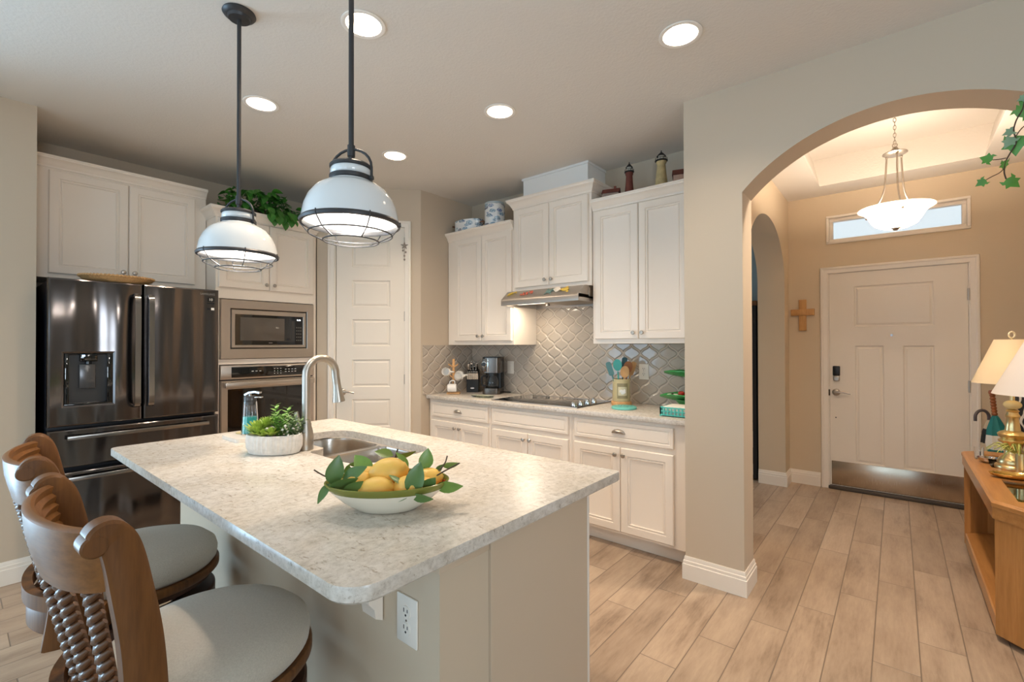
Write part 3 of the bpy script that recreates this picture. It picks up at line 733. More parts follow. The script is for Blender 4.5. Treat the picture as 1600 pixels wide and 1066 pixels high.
t = MB(); t.box(.530, .618, .012, .058, 1.300, 1.352, .008); t.cyl(.016, 1.285, 1.302, 16, MT(.574, .035, 0)); t.build('spout', M_blackgl, ld)
MB().box(.532, .612, .046, .054, 1.130, 1.285, .006).build('paddle', mat('paddle_grey', (92, 92, 94), .25, .6), ld)
t = MB(); t.box(.462, .482, .008, .058, 1.04, 1.352, .003); t.box(.660, .688, .008, .058, 1.04, 1.352, .003); t.build('dispenser_side', M_blackgl, ld)
MB().box(.460, .688, .012, .060, 1.032, 1.042, .002).build('drip_tray', M_blackgl, ld)
MB().box(.541, .556, .0105, .0125, 1.333, 1.343).build('display_light', emit('display_blue', (.55, .75, 1), 2), ld)
rd = slab(MB(), FM + .004, FX1, .908, 1.812).build('right_door', M_bss, r, 20)
for dd, x in ((ld, .806), (rd, .880)):
    t = MB(); s = 1
    t.sweep(catmull([(x, -.012, 1.735), (x, -.044, 1.715), (x, -.050, 1.60), (x, -.050, 1.15), (x, -.044, 1.02), (x, -.012, .998)], 5), lambda i: [(-.015, -.006), (.015, -.006), (.015, .006), (-.015, .006)], lambda i: (0, -1, .001))
    t.box(x - .010, x + .010, -.014, .004, 1.722, 1.745, .003); t.box(x - .010, x + .010, -.014, .004, .990, 1.012, .003)
    t.build('handle', M_steel if False else mat('handle_steel', (150, 145, 140), .2, 1), dd, 40)
for z0, z1, hz in ((.655, .888, .838), (.065, .628, .588)):
    dr = slab(MB(), FX0, FX1, z0, z1).build('freezer_drawer', M_bss, r, 20)
    t = MB(); t.box(.470, 1.225, -.040, -.024, hz - .013, hz + .013, .004)
    for x in (.480, 1.195): t.box(x, x + .02, -.026, .002, hz - .010, hz + .010, .002)
    t.build('handle', mat('handle_steel', (150, 145, 140), .2, 1), dr)
t = MB(); t.box(FX0 + .01, FX1 - .01, .03, .08, 0.005, .06); t.build('base_grille', M_black, r)
FR = Matrix.Translation((1.222, -.0006, 1.776)) @ Matrix.Rotation(pi / 2, 4, 'X')
text_mesh('lettering', 'SAMSUNG', .021, M_silver, rd, FR)
t = MB(); t.box(1.219, 1.266, -.0012, 0, 1.722, 1.752); t.box(1.219, 1.266, -.0012, 0, 1.706, 1.7155); t.box(1.219, 1.236, -.0012, 0, 1.660, 1.674)
st = t.build('warranty_sticker', M_black, rd, 0)
MB().box(1.2455, 1.2655, -.0013, 0, 1.660, 1.678).build('sticker_code_patch', M_plate, st, 0)
text_mesh('sticker_number', '10', .026, M_plate, st, Matrix.Translation((1.2425, -.0016, 1.7365)) @ Matrix.Rotation(pi / 2, 4, 'X'), .0003)
# woven tray lying on top of the fridge
r = thing('woven_tray', 'shallow woven straw tray with scalloped rim on top of the refrigerator', 'tray', (-4.035, .735, 1.8155), pi / 2)
straw = mat('straw', (196, 152, 100), .7, noise=(70, .25), bump=(140, .8, .004))
t = MB(); t.lathe([(.0005, .0), (.15, .0), (.185, .020), (.196, .034), (.188, .032), (.15, .007), (.0005, .007)], 60, sx=1.0, sy=.78); t.build('weave', straw, r)
t = MB(); n = 120
t.tube([((.193 + .003 * (i % 2)) * cos(2 * pi * i / n), (.152 + .003 * (i % 2)) * sin(2 * pi * i / n), .036 + .005 * (i % 2)) for i in range(n)], .007, 6, True); t.build('braided_rim', straw, r)

# ------------------------------------------------------------------ microwave and wall oven
r = thing('microwave', 'stainless built-in microwave with trim kit above the wall oven', 'microwave', (-4.12, 0, 0), pi / 2)
def ringframe(t, x0, x1, z0, z1, a0, a1, c0, c1, y0, y1, e=.003):
    q = lambda X0, X1, Z0, Z1, y: [(X0, y, Z0), (X1, y, Z0), (X1, y, Z1), (X0, y, Z1)]
    t.loops([q(x0, x1, z0, z1, y1), q(x0, x1, z0, z1, y0 + e), q(x0 + e, x1 - e, z0 + e, z1 - e, y0), q(a0 - e, a1 + e, c0 - e, c1 + e, y0), q(a0, a1, c0, c1, y0 + e), q(a0, a1, c0, c1, y1)], cap0=False, cap1=False); return t
ringframe(MB(), 1.374, 2.133, 1.293, 1.768, 1.445, 2.070, 1.373, 1.698, -.024, 0).build('trim_frame', M_steel, r, 20)
MB().box(1.445, 2.070, -.004, .35, 1.373, 1.698).build('cavity', M_black, r)
ringframe(MB(), 1.453, 2.062, 1.381, 1.690, 1.480, 2.036, 1.404, 1.652, -.022, 0).build('door_frame', M_steel, r, 20)
t = MB(); t.box(1.480, 2.036, -.016, 0, 1.404, 1.652); dg = t.build('door_glass', M_blackgl, r)
MB().box(1.520, 1.873, -.0175, -.015, 1.440, 1.630, .0005).build('window', mat('microwave_window', (92, 84, 76), .12), dg)
MB().box(1.965, 2.030, -.0175, -.015, 1.410, 1.646, .0005).build('control_panel', M_black, dg)
text_mesh('clock', '8:30', .020, emit('clock_white', (.9, .95, 1), 2.2), dg, Matrix.Translation((1.998, -.0178, 1.622)) @ Matrix.Rotation(pi / 2, 4, 'X'))
t = MB()
for i in range(3):
    for j in range(5): t.box(1.975 + i * .018, 1.985 + i * .018, -.0180, -.017, 1.44 + j * .028, 1.448 + j * .028)
t.build('keypad', mat('key_grey', (110, 108, 104), .5), dg, 0)
MB().box(1.742, 1.772, -.0168, -.0158, 1.418, 1.424).build('emblem', M_silver, dg, 0)
r = thing('wall_oven', 'stainless wall oven with black glass door under the microwave', 'oven', (-4.12, 0, 0), pi / 2)
MB().box(1.376, 2.132, .0, .56, .455, 1.238).build('body', M_dark, r)
MB().box(1.376, 2.132, -.030, 0, 1.128, 1.240, .003).build('control_surround', M_steel, r)
cp = MB().box(1.450, 2.062, -.0325, -.029, 1.142, 1.226, .001).build('control_panel', M_blackgl, r)
t = MB()
for i in range(3):
    for j in range(3): t.box(1.78 + i * .026, 1.787 + i * .026, -.0330, -.0322, 1.160 + j * .020, 1.165 + j * .020)
for i in range(4):
    for j in range(2): t.box(1.87 + i * .028, 1.884 + i * .028, -.0330, -.0322, 1.172 + j * .02, 1.176 + j * .02)
for x in (1.60, 1.63, 1.66): t.box(x, x + .016, -.0330, -.0322, 1.186, 1.191)
t.build('touch_keys', mat('key_white', (220, 218, 214), .5), cp, 0)
0 and text_mesh('clock', '7:25', .018, emit('clock_white2', (.9, .95, 1), 1.6), cp, Matrix.Translation((1.735, -.0330, 1.19)) @ Matrix.Rotation(pi / 2, 4, 'X'))
dr = ringframe(MB(), 1.376, 2.132, .470, 1.118, 1.425, 2.083, .53, 1.05, -.030, 0).build('door', M_steel, r, 20)
MB().box(1.424, 2.084, -.026, -.004, .529, 1.051).build('door_glass', mat('oven_glass', (14, 12, 11), .05, 0, **{'Coat Weight': .3}), dr)
t = MB(); t.box(1.392, 2.116, -.080, -.056, 1.062, 1.108, .006)
for x in (1.41, 2.08): t.box(x, x + .022, -.060, -.028, 1.072, 1.100, .003)
t.build('handle', M_steel, dr)
# ------------------------------------------------------------------ island
IX0, IX1, IY0, IY1 = -2.80, -.795, .482, 1.597
IZ = .930
sink_out = [(-1.985, 1.020)] + arc(-1.72, 1.13, .11, -pi / 2, 0, 6) + arc(-1.72, 1.310, .11, 0, pi / 2, 6) + arc(-2.28, 1.290, .13, pi / 2, pi, 6) + arc(-2.30, 1.215, .11, pi, 1.5 * pi, 6) + [(-2.040, 1.105)] + arc(-2.040, 1.075, .03, pi / 2, 0, 4) + [(-2.008, 1.035)]
island = thing('kitchen_island', 'kitchen island with pale speckled quartz top and painted base, bar stools along its left side', 'island', (0, 0, 0))
def top_with_hole(outer, hole, z0, z1, e=.006):
    """counter slab: the edge is eased; the hole has straight walls"""
    def inset(P, d):
        n = len(P); out = []
        for i in range(n):
            a = Vector(P[i - 1]); b = Vector(P[i]); c = Vector(P[(i + 1) % n])
            d0 = (b - a).normalized(); d1 = (c - b).normalized(); n0 = Vector((-d0.y, d0.x)); n1 = Vector((-d1.y, d1.x))
            o = (n0 + n1) / max(.3, 1 + n0.dot(n1)); out.append(tuple(b + o * d))
        return out
    bm = bmesh.new(); mb = MB(); inn = inset(outer, e)
    for z, o in ((z1, inn), (z0, inn)):
        ed = []
        for lp in (o, hole):
            vs = [bm.verts.new((x, y, z)) for x, y in lp]; ed += [bm.edges.new((vs[i], vs[(i + 1) % len(vs)])) for i in range(len(vs))]
        bmesh.ops.triangle_fill(bm, use_beauty=True, use_dissolve=False, edges=ed)
    mb.merge(bm)
    mb.loops([[(x, y, z0) for x, y in inn], [(x, y, z0 + e) for x, y in outer], [(x, y, z1 - e) for x, y in outer], [(x, y, z1) for x, y in inset(outer, e * .3)], [(x, y, z1) for x, y in inn]], cap0=False, cap1=False)
    mb.loops([[(x, y, z0) for x, y in hole], [(x, y, z1) for x, y in hole]], cap0=False, cap1=False)
    bmesh.ops.remove_doubles(mb.bm, verts=mb.bm.verts[:], dist=1e-5)
    return mb
outer = arc(IX1 - .075, IY0 + .075, .075, -pi / 2, 0, 8) + arc(IX1 - .012, IY1 - .012, .012, 0, pi / 2, 3) + arc(IX0 + .03, IY1 - .03, .03, pi / 2, pi, 5) + arc(IX0 + .035, IY0 + .035, .035, pi, 1.5 * pi, 5)
top_with_hole(outer, sink_out, IZ - .036, IZ).build('island_top', M_quartz, island, 30)
KY = .748
kw = MB().box(-2.755, -.840, KY, .92, 0, IZ - .0365).build('knee_wall', M_knee, island, 0)
MB().box(-2.76, -.8365, KY - .004, .92, IZ - .074, IZ - .0365, .002).build('knee_wall_cap', M_isl, kw)
t = MB(); t.box(-2.755, -.842, KY - .014, KY, 0, .12, .003); t.box(-2.769, -2.755, KY - .014, .92, 0, .12, .003); t.build('knee_wall_baseboard', M_trim, kw)
t = MB(); YE = 1.418
t.box(-.850, -.832, .921, YE, 0, IZ - .0365, .001); t.box(-2.72, -2.70, .921, YE, .10, IZ - .0365, .001); t.box(-2.70, -.850, .921, .936, .10, IZ - .0365); t.box(-2.70, -.850, .936, YE, .10, .118); t.box(-2.70, -.850, YE - .075, YE - .06, 0, .10)
t.box(-2.70, -.850, YE - .012, YE, .118, .70)
t.build('cabinet_body', M_isl, island, 0)
t = MB(); t.box(-.856, -.830, YE, YE + .012, .0, IZ - .0365, .002); t.build('corner_stile', M_cab, island)
for i in range(4):
    a = -2.65 + i * .455; p = MB().panel(-(a + .45), -a, .13, .86, [(0, -YE - .001), (0, -YE - .015), (.004, -YE - .019), (.052, -YE - .019), (.058, -YE - .014), (.07, -YE - .008)], M=Matrix.Rotation(pi, 4, 'Z')).build('door', M_cab, island, 20)
# corbels under the overhang
for x in (-1.090, -2.40):
    t = MB(); pr = [(KY - .004, IZ - .0365), (KY - .125, IZ - .0365), (KY - .125, IZ - .085), (KY - .118, IZ - .090), (KY - .112, IZ - .115), (KY - .095, IZ - .135), (KY - .065, IZ - .150), (KY - .05, IZ - .175), (KY - .046, IZ - .205), (KY - .03, IZ - .225), (KY - .026, IZ - .250), (KY - .004, IZ - .262)]
    t.prism_yz(pr, x - .03, x + .03); t.build('corbel', M_cab, island, 30)
def outlet(label, M, group, two=True):
    r = thing('wall_outlet', label, 'outlet', (0, 0, 0), 0, group)
    MB().box(-.040, .040, -.006, 0, -.061, .061, .003, M=M).build('cover_plate', M_plate, r)
    if two:
        for dz in (-.021, .021):
            t = MB(); t.prism_xz(arc(0, dz, .0165, 0, 2 * pi, 20)[:-1], -.0085, -.004, M=M); q = t.build('receptacle', M_plate, r)
            t = MB(); t.box(-.008, -.0055, -.0090, -.0082, dz, dz + .010, M=M); t.box(.0055, .008, -.0090, -.0082, dz + .001, dz + .009, M=M); t.prism_xz(arc(0, dz - .007, .003, 0, 2 * pi, 10)[:-1], -.0090, -.0082, M=M); t.build('slot', M_slot, q, 0)
        t = MB(); t.prism_xz(arc(0, 0, .003, 0, 2 * pi, 10)[:-1], -.0072, -.0058, M=M); t.build('screw', M_nickel, r)
    else:
        MB().box(-.017, .017, -.009, -.005, -.033, .033, .002, M=M).build('rocker_switch', M_plate, r)
    return r
outlet('white duplex outlet on the island knee wall under the counter overhang', MT(-.958, KY, .706), 'wall outlets')
outlet('white wall plate on the backsplash just right of the coffee maker', MT(-2.915, SW - .011, 1.18), 'wall outlets', False)
outlet('white duplex outlet on the backsplash behind the utensil crock', MT(-1.545, SW - .011, 1.185), 'wall outlets')

# sink
sk = thing('double_sink', 'undermount stainless double-bowl sink set in the island top', 'sink', (0, 0, 0))
def basin(name, out, depth, ins):
    c = Vector((sum(p[0] for p in out) / len(out), sum(p[1] for p in out) / len(out)))
    def sc(k, z): return [((x - c.x) * k + c.x, (y - c.y) * k + c.y, z) for x, y in out]
    t = MB().loops([sc(1.035, IZ - .040), sc(1.0, IZ - .040), sc(.985, IZ - .05), sc(.955, IZ - depth + .03), sc(.93, IZ - depth + .01), sc(.87, IZ - depth), sc(.12, IZ - depth - .006)], cap0=False)
    o = t.build(name, M_sink, sk, 50)
    k = MB().lathe([(.042, .004), (.040, .006), (.030, .002), (.0005, .001)], 24, MT(c.x, c.y, IZ - depth - .004)).build('drain', M_nickel, o); return o
basin('right_bowl', arc(-1.965, 1.06, .04, pi, 1.5 * pi, 4) + arc(-1.72, 1.13, .11, -pi / 2, 0, 6) + arc(-1.72, 1.305, .105, 0, pi / 2, 6) + arc(-1.965, 1.37, .04, pi / 2, pi, 4), .215, .04)
basin('left_bowl', arc(-2.08, 1.145, .04, -pi / 2, 0, 4) + arc(-2.08, 1.37, .04, 0, pi / 2, 4) + arc(-2.28, 1.285, .125, pi / 2, pi, 6) + arc(-2.30, 1.215, .105, pi, 1.5 * pi, 6), .215, .04)
MB().box(-2.040, -2.004, 1.03, 1.41, IZ - .075, IZ - .040, .010).build('bowl_divider', M_sink, sk)
# faucet
fx, fy = -2.055, 1.035
r = thing('faucet', 'brushed nickel gooseneck pull-down faucet behind the planter on the island', 'faucet', (fx, fy, IZ))
MB().lathe([(.0005, 0), (.031, 0), (.032, .012), (.029, .018), (.031, .030), (.033, .055), (.029, .085), (.022, .108), (.023, .116), (.020, .122), (.020, .138), (.0005, .140)], 32).build('base', M_nickel, r, 40)
pts = [(0, 0, .12), (0, 0, .33)] + [(.0, .072 - .072 * cos(a), .335 + .075 * sin(a)) for a in [pi * i / 14 for i in range(1, 14)]] + [(0, .1445, .32), (0, .150, .285)]
MB().tube(pts, .0175, 16).build('gooseneck', M_nickel, r, 60)
MB().lathe([(.0005, 0), (.017, 0), (.018, .015), (.021, .045), (.028, .082), (.029, .090), (.024, .092), (.0005, .092)], 24, along((0, .149, .292), (0, .166, .15))).build('spray_head', M_nickel, r, 40)
t = MB(); t.tube([(-.018, 0, .088), (-.046, -.004, .094)], .011, 12); t.tube(catmull([(-.046, -.004, .094), (-.058, -.008, .125), (-.064, -.014, .165)], 5), [.010] * 6 + [.008] * 5, 10); t.build('lever', M_nickel, r, 50)

# planter with succulents
VA = math.atan2(.637, .770)            # direction of the picture's right, seen from the camera
r = thing('succulent_planter', 'oval white ribbed planter of mixed succulents beside the faucet', 'planter', (-2.105, .918, IZ), VA - .06)
def oval(t, prof, a, b, n=72, ribs=0):
    L = []
    for q, z, rb in prof:
        lp = []
        for i in range(n):
            th = 2 * pi * i / n; k = q + (rb * (1 if i % 2 else -1))
            lp.append((a * k * cos(th), b * k * sin(th), z))
        L.append(lp)
    return t.loops(L)
M_ribs = mat('whitewashed_clay', (228, 222, 214), .8, noise=(45, .22), bump=(60, .6, .004))
oval(MB(), [(.80, 0, 0), (.90, .004, .010), (.985, .03, .022), (1.0, .062, .022), (.985, .082, .010), (.95, .084, 0), (.93, .070, 0), (.90, .066, 0)], .120, .074).build('pot', M_ribs, r, 0)
oval(MB(), [(.93, .060, 0), (.5, .072, 0), (.02, .074, 0)], .120, .074).build('soil', M_soil, r, 40)
def rosette(t, M, R, k, up, w=.34, rings=3):
    for j in range(rings):
        for i in range(k):
            a = 2 * pi * (i + .5 * j) / k + random.uniform(-.1, .1)
            leaf(t, M @ MT(0, 0, .004 * j, rz=a) @ Matrix.Rotation(-(up + .38 * j), 4, 'Y'), R * (1 - .17 * j), R * w, .35, -.15, 3)
random.seed(11)
for nm, mt, plants in (('spiky_succulent', M_succ2, [((-.068, -.012, .088), .070, 15, .45, 5), ((-.040, .012, .105), .062, 14, .5, 5), ((-.088, .012, .080), .055, 12, .4, 5), ((-.055, -.03, .080), .055, 12, .35, 4)]), ('rosette_succulent', M_succ2, [((.010, -.040, .080), .048, 11, .4, 4), ((-.022, -.045, .078), .040, 10, .4, 3)])):
    t = MB()
    for p, R, k, up, rg in plants: rosette(t, MT(*p), R, k, up, .24 if nm[0] == 's' else .42, rg)
    t.build(nm, mt, r, 60)
def stalk_plant(t, base, h, lean, n, L):
    for i in range(n):
        f = i / (n - 1); z = h * f; a = i * 2.4
        leaf(t, MT(base[0] + lean[0] * f, base[1] + lean[1] * f, base[2] + z, rz=a) @ Matrix.Rotation(-.55, 4, 'Y'), L * (1.1 - .5 * f), L * .42, .3, .1, 3)
t = MB()
for b, h, ln in (((.012, .005, .07), .135, (-.012, .004)), ((.040, -.01, .07), .10, (.008, -.01)), ((-.008, .03, .07), .10, (-.006, .008)), ((.03, .035, .07), .12, (.010, .006)), ((.022, -.012, .07), .09, (.0, -.012))): stalk_plant(t, b, h, ln, 22, .042)
t.build('jade_succulent', M_succ, r, 60)
t = MB()
for i in range(9):
    b = (.075 + random.uniform(-.03, .028), random.uniform(-.04, .04), .07); stalk_plant(t, b, random.uniform(.05, .11), (random.uniform(-.02, .03), random.uniform(-.02, .02)), 14, .030)
t.build('string_succulent', mat('grey_green', (92, 124, 70), .45, noise=(60, .3)), r, 60)
t = MB()
for i in range(16): t.sphere(random.uniform(.004, .007), (random.uniform(.045, .105) if i > 4 else random.uniform(-.03, .0), random.uniform(-.045, .02), random.uniform(.075, .125)), 8)
t.build('white_flower', M_white, r, 60)

# soap dispenser on a small marble tray
r = thing('soap_tray', 'small white marble tray under the soap dispenser', 'tray', (-2.545, .945, IZ), 0)
MB().prism(rrect(-.10, .10, -.055, .075, .02), 0, .018).build('slab', mat('white_marble', (232, 226, 218), .2, noise=(14, .06)), r, 20)
t = MB(); t.sphere(.02, (-.06, .02, .020), 10, (1.4, 1, .35)); t.build('soap_sliver', mat('soap_sliver', (196, 178, 130), .6), r)
r = thing('soap_dispenser', 'clear pump dispenser half full of turquoise soap on the white tray', 'soap dispenser', (-2.535, .985, IZ + .0185), VA)
def tap(t, prof, n=40, k=.72):
    L = [[(q * cos(2 * pi * i / n), q * k * sin(2 * pi * i / n), z) for i in range(n)] for q, z in prof]; return t.loops(L)
tap(MB(), [(.040, 0), (.043, .003), (.040, .06), (.034, .165), (.030, .172), (.028, .170), (.031, .163), (.037, .06), (.040, .006), (.0005, .006)]).build('bottle', M_glass, r, 40)
tap(MB(), [(.0385, .007), (.0388, .010), (.0358, .06), (.0340, .092), (.0005, .092)]).build('liquid_soap', M_tealglass, r, 40)
t = MB(); tap(t, [(.026, .150), (.031, .170), (.031, .190), (.027, .196), (.0005, .196)]); t.build('pump_collar', mat('smoked_grey', (64, 62, 62), .2), r, 40)
t = MB(); t.cyl(.006, .195, .206, 12); t.sweep([(-.022, 0, .200), (.0, 0, .212), (.03, 0, .216), (.052, 0, .211)], lambda i: [(-.013, -.004), (.013, -.004), (.013, .005), (-.013, .005)], lambda i: (0, 0, 1)); t.box(.01, .062, -.010, .010, .186, .192, .002); t.build('pump_head', M_chrome, r, 40)

# ------------------------------------------------------------------ lemon bowl
BX, BY = -1.138, .815
bowl = thing('oval_bowl', 'oval cream bowl with olive rim heaped with lemons on the island', 'bowl', (BX, BY, IZ), VA + .05)
def ovl(prof, a=.176, b=.118, n=64): return [[(a * (q if abs(q) > .01 else .01) * cos(2 * pi * i / n), b * q * sin(2 * pi * i / n) * (1 + .0), z) for i in range(n)] for q, z in prof]
M_cream = mat('cream_glaze', (238, 230, 212), .18)
MB().loops(ovl([(.30, 0), (.46, .001), (.50, .004), (.70, .026), (.86, .050), (.93, .062)]), cap1=False).build('outside', M_cream, bowl, 50)
MB().loops(ovl([(.93, .062), (.935, .0625), (1.0, .0775), (1.003, .081), (.985, .083), (.955, .076), (.94, .072)]), cap0=False, cap1=False).build('olive_rim', mat('olive_glaze', (122, 124, 52), .2), bowl, 50)
def m_floral():
    t = NT('floral_glaze'); v = t.coord(); vo = t.n('ShaderNodeTexVoronoi'); t.l(v, vo.inputs['Vector']); vo.inputs['Scale'].default_value = 26
    c = t.ramp(t.math('FRACT', vo.outputs['Color']), [(.15, lin((222, 190, 128))), (.35, lin((196, 70, 52))), (.55, lin((222, 196, 140))), (.8, lin((120, 140, 70)))])
    t.base(c, .2); return t.m
MB().loops(ovl([(.94, .072), (.85, .053), (.66, .027), (.46, .008), (.02, .006)]), cap0=False).build('inside', m_floral(), bowl, 50)
def lemon(loc, s, rz, ry, label):
    t = MB(); n = 20; prof = []
    for i in range(25):
        u = -1 + 2 * i / 24; q = .0335 * math.sqrt(max(0, 1 - abs(u) ** 2.15)) + (.005 if abs(u) > .88 and abs(u) < .999 else 0)
        prof.append((max(.0006, q * (1 if abs(u) < .88 else .93)), u * (.043 if abs(u) < .9 else .043 + (abs(u) - .9) * .06)))
    t.lathe(prof, n, MT(0, 0, 0, rz=rz) @ Matrix.Rotation(ry, 4, 'Y') @ Matrix.Scale(s, 4), cap0=True, cap1=True)
    o = t.build('lemon', M_lemon, None, 60); o.location = loc; return tag(o, label, 'lemon', 'lemons in the oval bowl')
def bp(u, v, z):  # picture right, away from the camera, height -> world
    a = VA + .05; return (BX + u * cos(a) - v * sin(a), BY + u * sin(a) + v * cos(a), IZ + z)
lemon(bp(.000, .012, .100), 1.22, VA + .15, 1.45, 'largest lemon, on top in the middle of the bowl')
lemon(bp(-.022, -.050, .066), 1.10, VA + .25, 1.45, 'lemon at the front of the bowl, below the topmost lemon')
lemon(bp(-.082, -.008, .070), 1.05, VA + .9, 1.3, 'lemon at the left of the bowl behind the dark upright leaf')
lemon(bp(.062, -.040, .066), 1.08, VA - .7, 1.3, 'lemon at the front right, half hidden by the tall upright leaf')
lemon(bp(.112, .022, .074), .98, VA + .3, 1.45, 'lemon at the right end of the bowl, the farther one')
lemon(bp(.104, -.020, .062), .88, VA - .2, 1.4, 'small lemon at the right end of the bowl, in front of another')
lemon(bp(-.060, .052, .078), 1.0, VA + .5, 1.5, 'lemon at the back left of the bowl, mostly hidden by leaves')
def sprig(label, stem, leaves, mt=M_leafd, bare=None):
    """stem: points (u, v, z); leaves: (u, v, z, du, dv, dz, L, W, roll)"""
    r = thing('lemon_leaf_sprig', label, 'leaf sprig', (0, 0, 0), 0, 'leaf sprigs in the lemon bowl')
    MB().tube(catmull([bp(*p) for p in stem], 4), .0022, 6).build('stem', M_twig, r, 60)
    for (u, v, z, du, dv, dz, L, W, roll) in leaves:
        p = Vector(bp(u, v, z)); q = Vector(bp(u + du, v + dv, z + dz)); x = (q - p).normalized()
        tocam = (Vector((0, 0, EYE)) - p).normalized(); zc = (tocam - x * tocam.dot(x)).normalized()
        Mx = Matrix((x, zc.cross(x), zc)).transposed().to_4x4(); Mx = Matrix.Translation(p) @ Mx @ Matrix.Rotation(roll, 4, 'X')
        t = MB(); leaf(t, Mx, L, W, .22, .12, 6); t.build('leaf', mt, r, 60)
sprig('sprig with large dark leaves at the left end of the lemon bowl', [(-.205, -.01, .115), (-.175, -.012, .098), (-.14, -.02, .088), (-.10, -.03, .085)],
      [(-.148, -.035, .080, .02, 0, .075, .082, .050, .1), (-.155, -.028, .082, -.025, -.03, -.045, .060, .026, .5), (-.150, -.062, .074, .075, .0, .022, .085, .040, .6), (-.105, -.075, .066, .052, .0, .028, .062, .034, .4), (-.120, -.02, .09, .06, -.01, .035, .075, .036, -.3)])
sprig('sprig with a broad green leaf at the back left of the bowl', [(-.13, .07, .095), (-.095, .06, .10), (-.05, .04, .098)],
      [(-.055, .03, .086, -.055, .03, .055, .086, .050, .1), (-.135, .085, .105, .045, 0, .004, .042, .020, .8), (-.135, .085, .105, -.006, 0, -.035, .045, .022, .2)], M_leaf)
sprig('thin sprig with two pale leaves standing up behind the top lemon', [(.0, .08, .10), (.006, .088, .128), (.012, .09, .150)],
      [(-.002, .088, .130, -.055, .0, .016, .058, .032, .5), (.006, .088, .126, .06, .0, .010, .062, .024, .9)], mat('leaf_olive', (110, 128, 52), .35, noise=(18, .2)))
sprig('sprig with a tall upright leaf in front of the right-hand lemons', [(.060, -.075, .060), (.074, -.072, .070), (.10, -.05, .085)],
      [(.078, -.078, .062, .026, .0, .085, .090, .052, .0), (.080, -.085, .062, .048, -.006, -.012, .062, .034, .9), (.078, -.085, .064, -.03, -.006, -.012, .040, .024, .9), (.110, -.055, .070, .035, -.01, .03, .046, .040, .5), (.05, -.062, .085, -.045, .03, .03, .05, .022, .8)], M_leafd)
sprig('sprig with bare twigs sticking out at the right end of the bowl', [(.205, .03, .118), (.165, .02, .100), (.13, .0, .085), (.10, -.02, .08)],
      [(.140, -.03, .070, .06, -.008, -.004, .078, .042, .7), (.100, .035, .100, .012, .0, .06, .062, .044, .1), (.150, .05, .108, .05, 0, .0, .055, .030, .9), (.05, .055, .10, -.03, .0, .045, .06, .026, .7)], M_leaf)
sprig('lone twig pointing up at the back right of the bowl', [(.135, .02, .088), (.16, .035, .115), (.168, .04, .138)], [(.13, .03, .09, .03, .03, .02, .04, .02, .4)], M_leafd)

